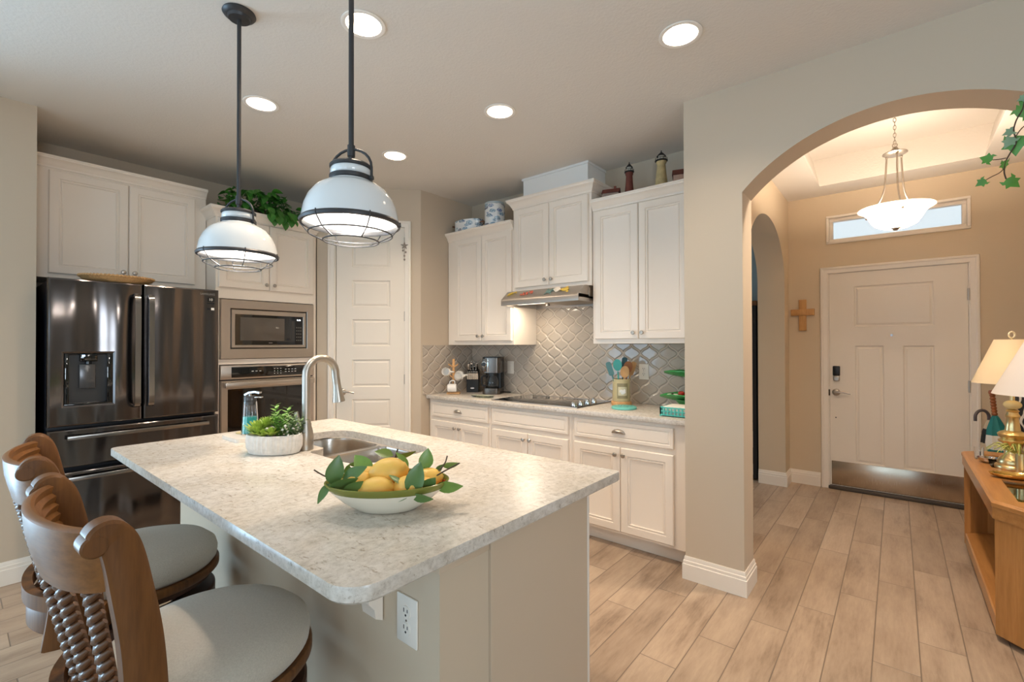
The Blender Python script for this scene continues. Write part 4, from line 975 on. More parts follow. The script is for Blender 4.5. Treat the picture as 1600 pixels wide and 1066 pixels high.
# ------------------------------------------------------------------ bar stools (sit facing +y)
def bar_stool(label, loc, rz):
    r = thing('bar_stool', label, 'bar stool', loc, rz, 'swivel bar stools at the island')
    # upholstered seat
    MB().lathe([(.0005, .598), (.224, .598), (.233, .610), (.236, .634), (.230, .656), (.203, .680), (.15, .697), (.08, .705), (.0005, .708)], 64).build('seat_cushion', M_fabric, r, 60)
    MB().lathe([(.19, .568), (.237, .568), (.241, .573), (.241, .592), (.237, .597), (.19, .597)], 64).build('seat_frame', M_stool, r, 40)
    MB().lathe([(.0005, .540), (.212, .540), (.218, .546), (.218, .568), (.0005, .568)], 56).build('under_frame', M_stooldark, r, 40)
    # heavy curved block that carries the back posts
    n = 30; bk = [(.285 * cos(a), .285 * sin(a)) for a in [pi * (1.14 + .72 * i / n) for i in range(n + 1)]] + [(.20 * cos(a), .20 * sin(a)) for a in [pi * (1.86 - .72 * i / n) for i in range(n + 1)]]
    def ins(k, z): return [(x * (k if i <= n else 1), y * (k if i <= n else 1), z) for i, (x, y) in enumerate(bk)]
    MB().loops([ins(.985, .528), ins(1, .533), ins(1, .600), ins(.985, .606)]).build('back_block', M_stool, r, 40)
    MB().cyl(.13, .505, .535, 32).build('swivel_plate', mat('swivel_steel', (120, 116, 112), .35, 1), r)
    MB().lathe([(.15, .44), (.222, .44), (.228, .448), (.228, .498), (.222, .505), (.15, .505)], 56).build('base_ring', M_stooldark, r, 40)
    legs = []
    for sx in (-1, 1):
        for sy in (-1, 1):
            t = MB(); L = []
            for z, q, w in ((.50, .128, .026), (.30, .148, .024), (.0, .185, .021)):
                x, y = sx * q, sy * q; L.append([(x - w, y - w, z), (x + w, y - w, z), (x + w, y + w, z), (x - w, y + w, z)])
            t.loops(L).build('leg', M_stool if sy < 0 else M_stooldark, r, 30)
    t = MB(); n = 48; t.lathe([(.205, .165), (.225, .165), (.225, .195), (.205, .195), (.205, .165)], n); t.build('footrest_ring', M_stooldark, r, 30)
    t = MB(); t.lathe([(.2255, .168), (.228, .170), (.228, .190), (.2255, .192)], n); t.build('footrest_band', mat('swivel_steel', (120, 116, 112), .35, 1), r, 30)
    # back posts: flat curved boards
    for s in (-1, 1):
        c = catmull([(s * .222, -.215, .520), (s * .228, -.200, .66), (s * .236, -.208, .82), (s * .243, -.228, .95), (s * .246, -.243, 1.025), (s * .247, -.258, 1.056), (s * .247, -.272, 1.062), (s * .247, -.284, 1.052)], 6)
        w = lambda i: .036 - .014 * (i / (len(c) - 1)) ** 1.3 - .006 * max(0, i / (len(c) - 1) - .75) * 4
        t = MB(); t.sweep(c, lambda i: [(-w(i), -.019), (-w(i) + .006, -.024), (w(i) - .006, -.024), (w(i), -.019), (w(i), .019), (w(i) - .006, .024), (-w(i) + .006, .024), (-w(i), .019)], lambda i: (1, 0, 0))
        p = t.build('back_post', M_stool, r, 40)
        # rounded scroll on top, rolled to the back
        t = MB(); t.lathe([(.0005, -.0245), (.017, -.0245), (.0205, -.021), (.0205, .021), (.017, .0245), (.0005, .0245)], 28, MT(s * .247, -.282, 1.045) @ Matrix.Rotation(pi / 2, 4, 'Y'), sx=1, sy=1.05)
        t.build('scroll', M_stool, p, 40)
    # curved top rail, ribbed on the inside
    n = 28; L = []
    for i in range(n + 1):
        u = -1 + 2 * i / n; x = .238 * sin(u * 1.30) / sin(1.30); bulge = .072 * (cos(u * 1.30) - cos(1.30)) / (1 - cos(1.30))
        y = -.248 - bulge; nx = sin(u * 1.30) * .9; ny = -cos(u * 1.30); q = math.hypot(nx, ny); nx /= q; ny /= q
        env = max(0, cos(u * pi / 2)) ** .5; low = .950 - .018 * env
        sec = []
        zs = [(1.064, .010), (1.058, .018), (1.010, .014), (.972, .006), (low, -.004)]          # outside, leaning in toward the bottom
        ins = [(low, -.020), (.967, -.016 - .010 * env), (.974, -.010 - .004 * env), (.990, -.012 - .010 * env), (.997, -.008), (1.012, -.008 - .010 * env), (1.019, -.004), (1.034, -.004 - .009 * env), (1.042, .000), (1.058, -.002), (1.064, .004)]
        for z, o in zs + ins: sec.append((x + nx * o, y + ny * o, z))
        L.append(sec)
    MB().loops(L).build('top_rail', M_stoolrail, r, 40)
    # woven rattan back
    t = MB()
    for j in range(5):
        u = -1 + 2 * (j + .5) / 5
        def P(f):
            bul = .060 * (1 - u * u) * (1 - .55 * f)
            return Vector((.200 * u * (1 - .06 * f), -.245 + .040 * f - bul, .960 - .345 * f))
        rows = 17
        for k in range(rows):
            for s in (-1, 1):
                f0 = (k + (.5 if s > 0 else 0)) / rows; a, b, c = P(f0), P(min(1, f0 + .035)), P(min(1, f0 + .075))
                t.tube([(a.x + s * .0205, a.y + .004, a.z), (b.x + s * .0165, b.y - .0075, b.z + .003), (b.x + s * .006, b.y - .0105, b.z - .004), (c.x - s * .006, c.y - .004, c.z)], [.0062, .0088, .0088, .0060], 7)
        t.tube([P(i / 8) for i in range(9)], .011, 6)
    t.build('woven_back', M_rattan, r, 60)
    t = MB(); t.sweep(catmull([(-.225, -.215, .640), (-.12, -.268, .640), (0, -.283, .640), (.12, -.268, .640), (.225, -.215, .640)], 5), lambda i: [(-.012, -.022), (.012, -.022), (.012, .022), (-.012, .022)], lambda i: (0, 0, 1)); t.build('lower_rail', M_stool, r, 30)
    return r
s1 = bar_stool('nearest bar stool with woven rattan back and beige round seat, bottom left corner', (-1.372, .440, 0), .044)
s2 = copy_tree(s1, (-2.105, .450, 0), -.094, 'farther bar stool with woven rattan back, between the near stool and the refrigerator')

# ------------------------------------------------------------------ pendant lights over the island
def pendant(label, x, y, z, rz):
    """z = height of the rim"""
    r = thing('pendant_light', label, 'pendant light', (x, y, z), rz, 'white enamel pendants over the island')
    MB().lathe([(.0005, H - z), (.064, H - z), (.066, H - z - .006), (.060, H - z - .014), (.046, H - z - .018), (.042, H - z - .030), (.012, H - z - .032), (.0005, H - z - .032)], 40).build('canopy', M_bronze, r, 40)
    t = MB(); t.cyl(.0085, .245, H - z - .03, 12); t.cyl(.0125, .225, .262, 12); t.cyl(.011, .188, .198, 12); t.cyl(.0075, .16, .24, 10); t.build('rod', M_bronze, r)
    # dome
    MB().lathe([(.155, .006), (.153, .020), (.147, .052), (.135, .082), (.115, .110), (.092, .127), (.072, .135), (.068, .140)], 56).build('shade', M_whiteen, r, 60)
    MB().lathe([(.150, .006), (.149, .020), (.143, .050), (.131, .079), (.111, .106), (.088, .123), (.066, .130), (.0005, .131)], 56).build('shade_lining', mat('white_lining', (246, 244, 240), .5), r, 60)
    MB().lathe([(.148, .010), (.156, .010), (.1605, .004), (.158, -.004), (.150, -.005), (.147, .002), (.148, .010)], 56).build('rim_band', M_bronze, r, 50)
    MB().lathe([(.0005, .197), (.062, .197), (.068, .191), (.068, .184), (.065, .182), (.0005, .182)], 40).build('cap', M_bronze, r, 40)
    MB().lathe([(.061, .183), (.0650, .178), (.0650, .160), (.061, .157)], 40).build('collar', M_whiteen, r, 60)
    MB().lathe([(.060, .158), (.069, .156), (.069, .144), (.064, .139), (.060, .139)], 40).build('lower_band', M_bronze, r, 40)
    t = MB(); pts = [(.073, 0, .146), (.073, 0, .185)] + [(.073 * cos(a), 0, .185 + .064 * sin(a)) for a in [pi * i / 12 for i in range(1, 12)]] + [(-.073, 0, .185), (-.073, 0, .146)]
    t.tube(pts, .0045, 8); t.cyl(.008, 0, .012, 10, MT(.066, 0, .150, ry=pi / 2)); t.cyl(.008, 0, .012, 10, MT(-.080, 0, .150, ry=pi / 2)); t.build('yoke', M_bronze, r, 50)
    t = MB(); n = 48
    for R, zz in ((.132, -.034), (.088, -.056)): t.tube([(R * cos(2 * pi * i / n), R * sin(2 * pi * i / n), zz) for i in range(n)], .0026, 6, True)
    for i in range(6):
        a = 2 * pi * i / 6 + .35; q = lambda R, zz: (R * cos(a), R * sin(a), zz)
        t.tube([q(.158, .012), q(.160, .0), q(.132, -.034), q(.088, -.056)], .0022, 6)
    t.build('wire_guard', M_bronze, r, 50)
    t = MB(); t.cyl(.018, .085, .128, 16); t.build('socket', M_white, r)
    MB().lathe([(.0005, .018), (.018, .022), (.029, .038), (.030, .055), (.020, .078), (.014, .09), (.0005, .09)], 24).build('bulb', M_bulb, r, 60)
    lamp('pendant_bulb_light', 'POINT', (x, y, z + .012), PEND_W, (1, .93, .84), radius=.035)
pendant('far pendant light with white dome shade, its canopy visible at the top', -2.222, .815, 1.792, .5)
pendant('near pendant light with white dome shade and wire guard, larger in view', -1.392, .853, 1.800, .5)
# ------------------------------------------------------------------ things on the stove counter
CZ = CT
MX, MY = -3.295, 3.115
r = thing('mug_tree', 'light wood mug stand holding cream mugs in the left corner of the stove counter', 'mug tree', (MX, MY, CZ), VA)
MB().box(-.062, .062, -.05, .05, 0, .016, .005).build('base', M_lightwood, r)
MB().box(-.011, .011, -.011, .011, .016, .335, .002).build('post', M_lightwood, r)
for dx, z, s in ((1, .255, 1), (-1, .255, 1), (1, .150, -1), (-1, .150, -1)):
    MB().tube([(0, -.005 * s, z), (.045 * dx, -.03 * s, z + .030)], .006, 8).build('peg', M_lightwood, r)
def mug(label, loc, rot):
    g = thing('mug', label, 'mug', loc, 0, 'cream mugs on the mug stand'); g.rotation_euler = rot
    MB().lathe([(.0005, 0), (.034, 0), (.037, .004), (.038, .010), (.0385, .078), (.0375, .081), (.0355, .079), (.035, .008), (.0005, .006)], 32).build('cup', M_white, g, 50)
    MB().tube(catmull([(.036, 0, .066), (.062, 0, .066), (.070, 0, .045), (.060, 0, .022), (.036, 0, .018)], 5), .0055, 8).build('handle', M_white, g, 60)
    return g
def vpt(c, u, v, z): return (c[0] + u * cos(VA) - v * sin(VA), c[1] + u * sin(VA) + v * cos(VA), z)
C0 = (MX, MY)
g = mug('cream mug hanging at the left of the mug stand, open side showing', vpt(C0, -.052, -.035, CZ + .210), (radians(82), 0, VA - .15))
g = mug('cream mug hanging at the right of the mug stand, open side showing', vpt(C0, .048, -.060, CZ + .165), (radians(70), 0, VA + .25))
g = mug('cream mug resting sideways at the foot of the mug stand, small tag on it', vpt(C0, -.050, -.052, CZ + .062), (0, radians(90), VA + .0))
for c in g.children:
    if c.name.startswith('handle'): c.rotation_euler = (0, 0, 0)
t = MB(); t.tube([(.040, -.018, .030), (.010, -.040, .030)], .0012, 5); t.box(-.014, .012, -.0415, -.040, .022, .038); t.build('paper_tag', M_napkin, g, 0)
for c in g.children: c.rotation_euler = (0, 0, pi)
g = mug('cream mug hanging behind the mug stand, mostly hidden', vpt(C0, .055, .045, CZ + .165), (radians(-80), 0, VA))

KB = (-3.285, 3.372)
r = thing('knife_block', 'black knife block with silver-ended handles between mug stand and coffee maker', 'knife block', (KB[0], KB[1], CZ), VA - .05)
t = MB(); t.prism_yz([(-.055, 0), (.070, 0), (.070, .215), (.030, .225), (-.030, .130), (-.055, .125)], -.058, .058); t.build('block', M_black, r, 0)
t = MB(); t.prism_xz([(.020 * cos(a), .042 + .008 * sin(a)) for a in [2 * pi * i / 20 for i in range(20)]], -.0575, -.0548); t.build('emblem', M_silver, r, 0)
def knife(label, x, y, z, ln, tilt):
    k = thing('knife', label, 'knife', vpt(KB, x, y, CZ + z), VA - .05, 'knives in the black block'); k.rotation_euler = (radians(tilt), 0, VA - .05)
    t = MB(); t.box(-.007, .007, -.010, .010, 0, ln, .003); t.build('handle', M_black, k)
    t = MB(); t.sphere(.009, (0, 0, ln), 10, (1, 1.2, .7)); t.box(-.0075, .0075, -.0105, -.008, .01, ln - .01); t.build('end_cap', M_chrome, k, 50)
for i in range(6): knife('steak knife in the low front row of the knife block', -.046 + i * .0184, -.048, .122, .085, 18)
for i in range(4): knife('large knife at the back of the knife block, round silver end', -.042 + i * .028, .040 - .006 * (3 - i), .215, .085 + .012 * (i % 2), 22)
for i in range(3): knife('medium knife in the middle row of the knife block', -.02 + i * .024, .0, .170, .055, 20)

r = thing('coffee_maker', 'black stainless drip coffee maker with glass carafe, left of the cooktop', 'coffee maker', (-3.015, 3.375, CZ), VA - .25)
M_cm = steel('coffee_steel', (112, 104, 98), .25, (60, 60, 3))
def dshape(w, y0, y1, rad): return rrect(-w, w, y0, y1, rad, 5)
MB().prism(dshape(.088, -.105, .10, .045), 0, .058).build('base', M_cm, r, 40)
MB().prism(dshape(.086, -.002, .10, .03), .058, .215).build('column', M_black, r, 40)
MB().prism(dshape(.090, -.105, .105, .045), .205, .345).build('brew_head', M_cm, r, 40)
MB().prism(dshape(.088, -.102, .10, .045), .345, .355).build('lid', M_black, r, 40)
t = MB(); t.box(-.075, -.034, -.1085, -.100, .215, .338, .004); t.build('control_strip', M_cm, r)
t = MB(); t.lathe([(.024, 0), (.027, .004), (.020, .006), (.018, .002)], 28, MT(-.060, -.107, .285, rx=pi / 2)); t.build('dial_ring', M_chrome, r)
MB().cyl(.019, 0, .003, 24, MT(-.060, -.107, .285, rx=pi / 2)).build('dial', M_black, r)
MB().box(-.030, -.018, -.1085, -.100, .212, .342, .002).build('chrome_bar', M_chrome, r)
MB().lathe([(.0005, .062), (.058, .062), (.064, .075), (.066, .11), (.060, .145), (.048, .165), (.047, .175), (.045, .175), (.046, .165), (.058, .145), (.063, .11), (.060, .076), (.0005, .066)], 36, MT(0, -.042, 0)).build('carafe', glass('carafe_glass', (.75, .72, .70)), r, 60)
t = MB(); t.lathe([(.0005, .20), (.050, .20), (.052, .176), (.0005, .174)], 30, MT(0, -.042, 0)); t.build('carafe_lid', M_black, r, 40)
t = MB(); t.tube(catmull([(-.050, -.045, .172), (-.092, -.062, .165), (-.098, -.064, .115), (-.090, -.060, .080), (-.062, -.05, .078)], 5), .009, 8); t.build('carafe_handle', M_black, r, 50)
t = MB(); t.tube(catmull([(.07, .08, .01), (.12, .06, .012), (.15, .09, .008), (.12, .125, .02), (.11, .125, .10)], 5), .004, 6); t.build('power_cord', M_black, r, 60)

r = thing('spoon_rest', 'clear oval glass spoon rest in front of the coffee maker', 'spoon rest', (-2.865, 3.06, CZ), .1)
oval(MB(), [(.02, .004, 0), (.6, .003, 0), (.7, 0, 0), (.9, .008, 0), (1.0, .018, 0), (.98, .020, 0), (.86, .011, 0), (.6, .006, 0), (.02, .007, 0)], .125, .06, 48).build('dish', glass('greenish_glass', (.86, .95, .84)), r, 60)

KX, KYY = -1.662, 3.36
cr = thing('utensil_crock', 'cream stoneware crock with printed panel holding kitchen utensils', 'crock', (KX, KYY, CZ), VA - .1)
MB().lathe([(.0005, 0), (.076, 0), (.078, .006), (.078, .022), (.073, .030), (.0005, .031)], 40).build('wooden_base', M_lightwood, cr, 40)
M_crock = mat('crock_glaze', (206, 192, 150), .3, noise=(12, .05))
MB().lathe([(.0005, .031), (.066, .031), (.068, .036), (.067, .19), (.069, .200), (.066, .203), (.062, .200), (.062, .05), (.0005, .045)], 48).build('pot', M_crock, cr, 50)
t = MB(); n = 12
t.loops([[(.0688 * sin(a), -.0688 * cos(a), z) for a in [-.62 + 1.24 * i / n for i in range(n + 1)]] for z in (.055, .172)], cap0=False, cap1=False, closed=False)
pnl = t.build('printed_panel', mat('panel_print', (150, 138, 104), .35, noise=(60, .2)), cr, 60)
t = MB()
t.loops([[(.0692 * sin(a), -.0692 * cos(a), z) for a in [-.50 + 1.0 * i / n for i in range(n + 1)]] for z in (.078, .145)], cap0=False, cap1=False, closed=False)
t.build('panel_field', mat('panel_cream', (214, 204, 172), .35, noise=(50, .12)), pnl, 60)
t = MB()
for a, z, q in ((-.12, .112, .016), (.10, .105, .018), (.0, .098, .014), (.20, .120, .010)): t.sphere(q, (.0695 * sin(a), -.0695 * cos(a), z), 10, (1, .12, .8))
t.build('white_bird_print', M_white, pnl, 60)
def utensil(label, base, tip, kind, m, head=None):
    g = thing('utensil', label, 'kitchen utensil', (0, 0, 0), 0, 'utensils in the crock')
    b = Vector(vpt((KX, KYY), base[0], base[1], CZ + .06)); e = Vector(vpt((KX, KYY), tip[0], tip[1], CZ + tip[2])); mm = along(b, e); L = (e - b).length
    # face the head toward the room
    q = mm
    MB().tube([(0, 0, 0), (0, 0, L * .7)], .006, 8, M=q).build('handle', m, g, 60)
    d = (Vector((0, 0, EYE)) - e).normalized(); z = (e - b).normalized(); x = d.cross(z).normalized(); y = z.cross(x)
    hm = Matrix((x, y, z)).transposed().to_4x4(); hm = Matrix.Translation(e) @ hm
    t = MB(); w = .034 if kind != 'spatula' else .026
    if kind == 'spatula': t.prism_xz(rrect(-w * .8, w * .8, -.10, .01, .016), -.004, .004, hm)
    else: t.prism_xz([(w * cos(a), -.035 + .046 * sin(a)) for a in [2 * pi * i / 24 for i in range(24)]], -.005, .005, hm)
    t.build('head', head or m, g, 40)
M_greyteal = mat('grey_teal_silicone', (88, 132, 134), .45)
utensil('grey-blue spatula leaning to the left in the crock', (-.02, -.02), (-.105, -.01, .325), 'spatula', M_greyteal)
utensil('teal spoon standing upright left of centre in the crock', (-.01, .01), (-.03, .01, .345), 'spoon', M_teal)
utensil('dark teal spatula leaning behind the wooden spoons', (.0, .02), (.035, .03, .36), 'spatula', mat('dark_teal', (40, 84, 90), .45))
utensil('pale wooden spoon at the front of the crock', (.0, -.03), (.02, -.045, .295), 'spoon', M_lightwood)
utensil('brown wooden spoon at the right of the crock', (.02, -.005), (.055, -.01, .330), 'spoon', mat('brown_wood', (156, 96, 48), .5, noise=(20, .2)))
utensil('thin wooden spatula leaning far right in the crock', (.02, .01), (.105, .02, .325), 'spatula', M_lightwood)
r = thing('trivet', 'round turquoise trivet with raised pattern in front of the crock', 'trivet', (-1.545, 3.165, CZ), 0)
MB().lathe([(.0005, 0), (.085, 0), (.090, .004), (.090, .016), (.084, .020), (.0005, .018)], 40).build('plate', M_tealcer, r, 40)
t = MB()
for i in range(18): t.sphere(.009, (.068 * cos(2 * pi * i / 18), .068 * sin(2 * pi * i / 18), .018), 8, (1, 1, .5))
for i in range(9): t.sphere(.010, (.035 * cos(2 * pi * i / 9), .035 * sin(2 * pi * i / 9), .018), 8, (1, 1, .5))
t.build('raised_dots', mat('teal_dark_glaze', (86, 168, 164), .3), r, 60)
# turquoise napkin basket and two-tier green leaf server
r = thing('napkin_basket', 'turquoise pierced basket of white napkins at the right end of the stove counter', 'basket', (-1.105, 3.085, CZ), 0)
t = MB(); x0, x1, y0, y1 = -.095, .095, -.095, .095
t.box(x0, x1, y0, y1, 0.006, .012)
for z in (.010, .034, .058): frame_pts = [(x0, y0, z), (x1, y0, z), (x1, y1, z), (x0, y1, z)]; t.tube(frame_pts, .0045, 6, True)
for i in range(9):
    f = x0 + (x1 - x0) * i / 8
    for p in ((f, y0), (f, y1), (x0, f), (x1, f)): t.box(p[0] - .004, p[0] + .004, p[1] - .003, p[1] + .003, .008, .060)
for sx in (x0, x1):
    for sy in (y0, y1): t.sphere(.008, (sx, sy, .006), 8)
t.build('basket_frame', M_teal, r, 40)
MB().box(-.085, .085, -.085, .085, .012, .066, .006).build('napkin_stack', M_napkin, r)
r = thing('leaf_server', 'two-tier green glazed leaf server behind the napkin basket', 'serving stand', (-1.130, 3.33, CZ), 0)
def bigleaf(t, M, L, W):
    n = 12; rows = []
    for i in range(n + 1):
        f = i / n; w = W * .5 * sin(pi * f ** .8) * (1 + .08 * (i % 2)) if 0 < i < n else .004
        zc = .03 * (2 * f - 1) ** 2
        rows.append([(L * (f - .5), -w, zc + w * .38), (L * (f - .5), -w * .5, zc + w * .08), (L * (f - .5), 0, zc - .004), (L * (f - .5), w * .5, zc + w * .08), (L * (f - .5), w, zc + w * .38)])
    top = [p for q in rows for p in q]; bot = [(a, b, c - .007) for a, b, c in top]; k = len(top); f = []
    for i in range(n):
        for j in range(4):
            a = i * 5 + j; f += [(a, a + 1, a + 6, a + 5), (a + k, a + 5 + k, a + 6 + k, a + 1 + k)]
    for i in range(n): f += [(i * 5, i * 5 + 5, i * 5 + 5 + k, i * 5 + k), (i * 5 + 4, i * 5 + 4 + k, i * 5 + 9 + k, i * 5 + 9)]
    t.raw(top + bot, f, M)
t = MB(); bigleaf(t, MT(0, 0, .075, rz=.15), .40, .24); t.build('lower_leaf', M_greencer, r, 50)
t = MB(); bigleaf(t, MT(0, .02, .245, rz=.1), .36, .20); t.build('upper_leaf', M_greencer, r, 50)
t = MB(); t.cyl(.012, 0, .26, 12); t.lathe([(.0005, 0), (.05, 0), (.05, .01), (.012, .03)], 24); t.lathe([(.0005, .035), (.07, .05), (.10, .085)], 24); t.build('stand_post', M_greencer, r, 40)
for i, (x, y, lb) in enumerate(((-.095, -.03, 'white daisy-like glazed flower on the lower green leaf'),)):
    g = thing('ceramic_flower', lb, 'ornament', (-1.130 + x - .01, 3.33 + y, CZ + .098)); t = MB()
    for k in range(7): t.sphere(.016, (.026 * cos(k * .9), .026 * sin(k * .9), .012), 8, (1, 1, .5))
    t.build('petals', M_napkin, g, 60); MB().sphere(.011, (0, 0, .016), 8).build('centre', M_twig, g, 60)
for x, y, lb in ((-.035, -.055, 'left red strawberry on the lower green leaf'), (.008, -.05, 'middle red strawberry on the lower green leaf'), (.05, -.045, 'right red strawberry on the lower green leaf, against the pillar')):
    g = thing('strawberry', lb, 'strawberry', (-1.130 + x, 3.33 + y, CZ + .100), 0, 'red strawberries on the leaf server')
    t = MB(); t.lathe([(.0005, 0), (.010, .004), (.020, .02), (.022, .032), (.014, .042), (.0005, .044)], 16); t.build('fruit', M_red, g, 60)
    t = MB()
    for k in range(5): leaf(t, MT(0, 0, .043, rz=k * 1.26), .018, .008)
    t.build('calyx', M_greencer, g, 60)

# ------------------------------------------------------------------ on top of the cabinets
TZ1, TZ3 = 2.500, 2.513
r = thing('oval_pot', 'low oval white pot with blue fish and metal handles on the left corner cabinet', 'pot', (-3.215, 3.245, TZ1 + .0), .1)
oval(MB(), [(.02, .0, 0), (.94, 0, 0), (.99, .008, 0), (1.0, .096, 0), (1.02, .104, 0), (.97, .104, 0), (.95, .02, 0), (.02, .016, 0)], .160, .095, 56).build('body', M_fish, r, 50)
for s in (-1, 1):
    t = MB(); t.tube(catmull([(s * .157, -.03, .07), (s * .190, -.02, .076), (s * .190, .02, .076), (s * .157, .03, .07)], 5), .006, 8); t.build('handle', mat('copper_handle', (140, 100, 76), .35, .8), r, 60)
r = thing('canister', 'tall round white canister with blue fish next to the oval pot', 'canister', (-2.900, 3.27, TZ1), .3)
MB().lathe([(.0005, 0), (.090, 0), (.094, .006), (.094, .205), (.0005, .207)], 48).build('body', M_fish, r, 50)
MB().lathe([(.0005, .207), (.0945, .207), (.0945, .222), (.086, .227), (.0005, .229)], 48).build('lid', mat('pale_blue_lid', (178, 190, 194), .3), r, 50)
def lighthouse(label, x, body, prof, h, capm, bal, extra=None):
    g = thing('lighthouse_figurine', label, 'lighthouse figurine', (x, 3.30, TZ3), .2, 'lighthouse figurines on the right cabinet')
    MB().lathe(prof, 28).build('tower', body, g, 60)
    r1 = prof[-1][0]
    t = MB(); t.lathe([(r1, h), (r1 + bal, h + .004), (r1 + bal, h + .010), (.0005, h + .010)], 24)
    for i in range(12):
        a = 2 * pi * i / 12; t.box(-.0012, .0012, -.0012, .0012, 0, .016, M=MT((r1 + bal - .003) * cos(a), (r1 + bal - .003) * sin(a), h + .008))
    t.tube([((r1 + bal - .003) * cos(2 * pi * i / 20), (r1 + bal - .003) * sin(2 * pi * i / 20), h + .024) for i in range(20)], .0015, 5, True); t.build('gallery', capm, g, 40)
    MB().cyl(r1 * .62, h + .01, h + .042, 12).build('lantern_room', M_glass if False else mat('lantern_pale', (196, 190, 176), .3), g)
    t = MB(); t.lathe([(r1 * .9, h + .040), (r1 * .5, h + .058), (.004, h + .070), (.003, h + .082), (.0005, h + .083)], 16); t.build('roof', capm, g, 40)
    return g
M_brick = mat('brick_red', (104, 50, 38), .7, noise=(40, .25)); M_lh = mat('weathered_cream', (188, 168, 122), .7, noise=(24, .55)); M_dk = mat('soot_black', (40, 36, 34), .6)
g = lighthouse('dark red brick lighthouse figurine on top of the right cabinet', -1.560, M_brick, [(.0005, 0), (.038, 0), (.036, .02), (.027, .12), (.024, .17), (.029, .178), (.030, .192)], .192, M_dk, .006)
MB().box(-.030, -.005, -.064, -.040, 0, .030, .002).build('keepers_door_house', M_white, g)
g = lighthouse('weathered cream lighthouse figurine nearer the arch pillar', -1.310, M_lh, [(.0005, 0), (.050, 0), (.047, .03), (.035, .13), (.029, .195), (.036, .205), (.037, .214)], .214, M_dk, .008)
def cottage(label, x, y, s, m, extra=False):
    g = thing('cottage_figurine', label, 'house figurine', (x, y, TZ3), .3, 'house figurines on the right cabinet')
    MB().box(-.045 * s, .045 * s, -.03 * s, .03 * s, 0, .035 * s, .001).build('house', m, g)
    MB().prism_yz([(-.036 * s, .034 * s), (.036 * s, .034 * s), (0, .066 * s)], -.05 * s, .05 * s).build('roof', M_brick, g, 0)
    MB().box(.015 * s, .027 * s, -.006 * s, .006 * s, .05 * s, .078 * s).build('chimney', M_brick, g)
cottage('tiny grey cottage figurine left of the red lighthouse', -1.690, 3.26, 1.35, mat('cottage_grey', (150, 130, 116), .7, noise=(60, .2)))
cottage('tiny reddish cottage figurine beside the arch pillar', -1.125, 3.25, 1.6, mat('cottage_pink', (176, 140, 120), .7, noise=(60, .2)))
# trailing greenery on the oven cabinet
r = thing('pothos_plant', 'trailing green pothos on top of the tall oven cabinet', 'plant', (0, 0, 0))
random.seed(5); tl = MB(); ts = MB()
for k in range(330):
    y = random.uniform(1.42, 2.10); q = 1 - abs((y - 1.70) / .40) ** 2
    z = 2.515 + max(.02, random.uniform(.02, .05 + .15 * max(0, q))); x = -4.19 + random.uniform(-.12, .11)
    if y > 1.90: z = 2.515 + random.uniform(.01, .09)
    S = random.uniform(.055, .085)
    ivy = Matrix.Translation((x, y, z)) @ Matrix.Rotation(random.uniform(-1.5, 1.5), 4, 'Z') @ Matrix.Rotation(random.uniform(-.3, .9), 4, 'Y') @ Matrix.Rotation(random.uniform(-.5, .5), 4, 'X')
    leaf(tl, ivy, S, S * .72, .3, .3, 5)
for y, dz in ((1.755, .0), (1.80, .02), (1.84, -.01), (1.885, .02), (1.735, .03), (1.925, .01)):
    for j in range(3):
        p = Vector((-4.055 + .012 * j, y + random.uniform(-.012, .012), 2.535 - .03 * j + dz)); S = random.uniform(.07, .095)
        leaf(tl, Matrix.Translation(p) @ Matrix.Rotation(random.uniform(-.5, .5), 4, 'Z') @ Matrix.Rotation(radians(random.uniform(45, 75)), 4, 'Y'), S, S * .75, .3, .2, 5)
    ts.tube(catmull([(-4.16, y, 2.52), (-4.10, y, 2.545), (-4.05, y, 2.53), (-4.042, y, 2.48)], 4), .003, 5)
tl.build('foliage', M_plant, r, 60); ts.build('stems', M_leafd, r, 60)
oval(MB(), [(.02, 0, 0), (.8, 0, 0), (1, .05, 0), (.95, .05, 0), (.02, .04, 0)], .06, .16).build('low_pot', M_twig, r, 40).location = (-4.24, 1.72, 2.500)

# ------------------------------------------------------------------ foyer
r = thing('foyer_pendant', 'hanging bowl pendant of frosted glass with nickel arms in the foyer', 'pendant light', (0, 4.28, 0))
MB().lathe([(.0005, 2.205), (.010, 2.206), (.03, 2.222), (.034, 2.228)], 20).build('bottom_finial', M_nickel, r, 50)
bz = lambda z: z
MB().lathe([(.02, 2.221), (.075, 2.226), (.120, 2.250), (.145, 2.286), (.163, 2.322), (.190, 2.347), (.214, 2.358), (.217, 2.363), (.215, 2.366), (.211, 2.363)], 56).build('glass_bowl', M_bowlglass, r, 60)
MB().lathe([(.0005, 2.745), (.055, 2.742), (.072, 2.752), (.070, 2.758), (.040, 2.768), (.018, 2.786), (.012, 2.80), (.0005, 2.802)], 32).build('hub', M_nickel, r, 50)
for i in range(3):
    a = 2 * pi * i / 3 + .75
    t = MB(); t.tube(catmull([(.048 * cos(a), .048 * sin(a), 2.74), (.055 * cos(a), .055 * sin(a), 2.62), (.072 * cos(a), .072 * sin(a), 2.48), (.150 * cos(a), .150 * sin(a), 2.335)], 6), .0055, 8)
    t.sphere(.009, (.048 * cos(a), .048 * sin(a), 2.735), 8); t.sphere(.010, (.172 * cos(a), .172 * sin(a), 2.325), 8); t.build('arm', M_nickel, r, 60)
t = MB()
for i in range(11):
    M = MT(0, 0, 2.83 + i * .027, rz=(i % 2) * pi / 2)
    t.tube([(.008 * cos(q), 0, .017 * sin(q)) for q in [2 * pi * j / 12 for j in range(12)]], .002, 5, True, M=M)
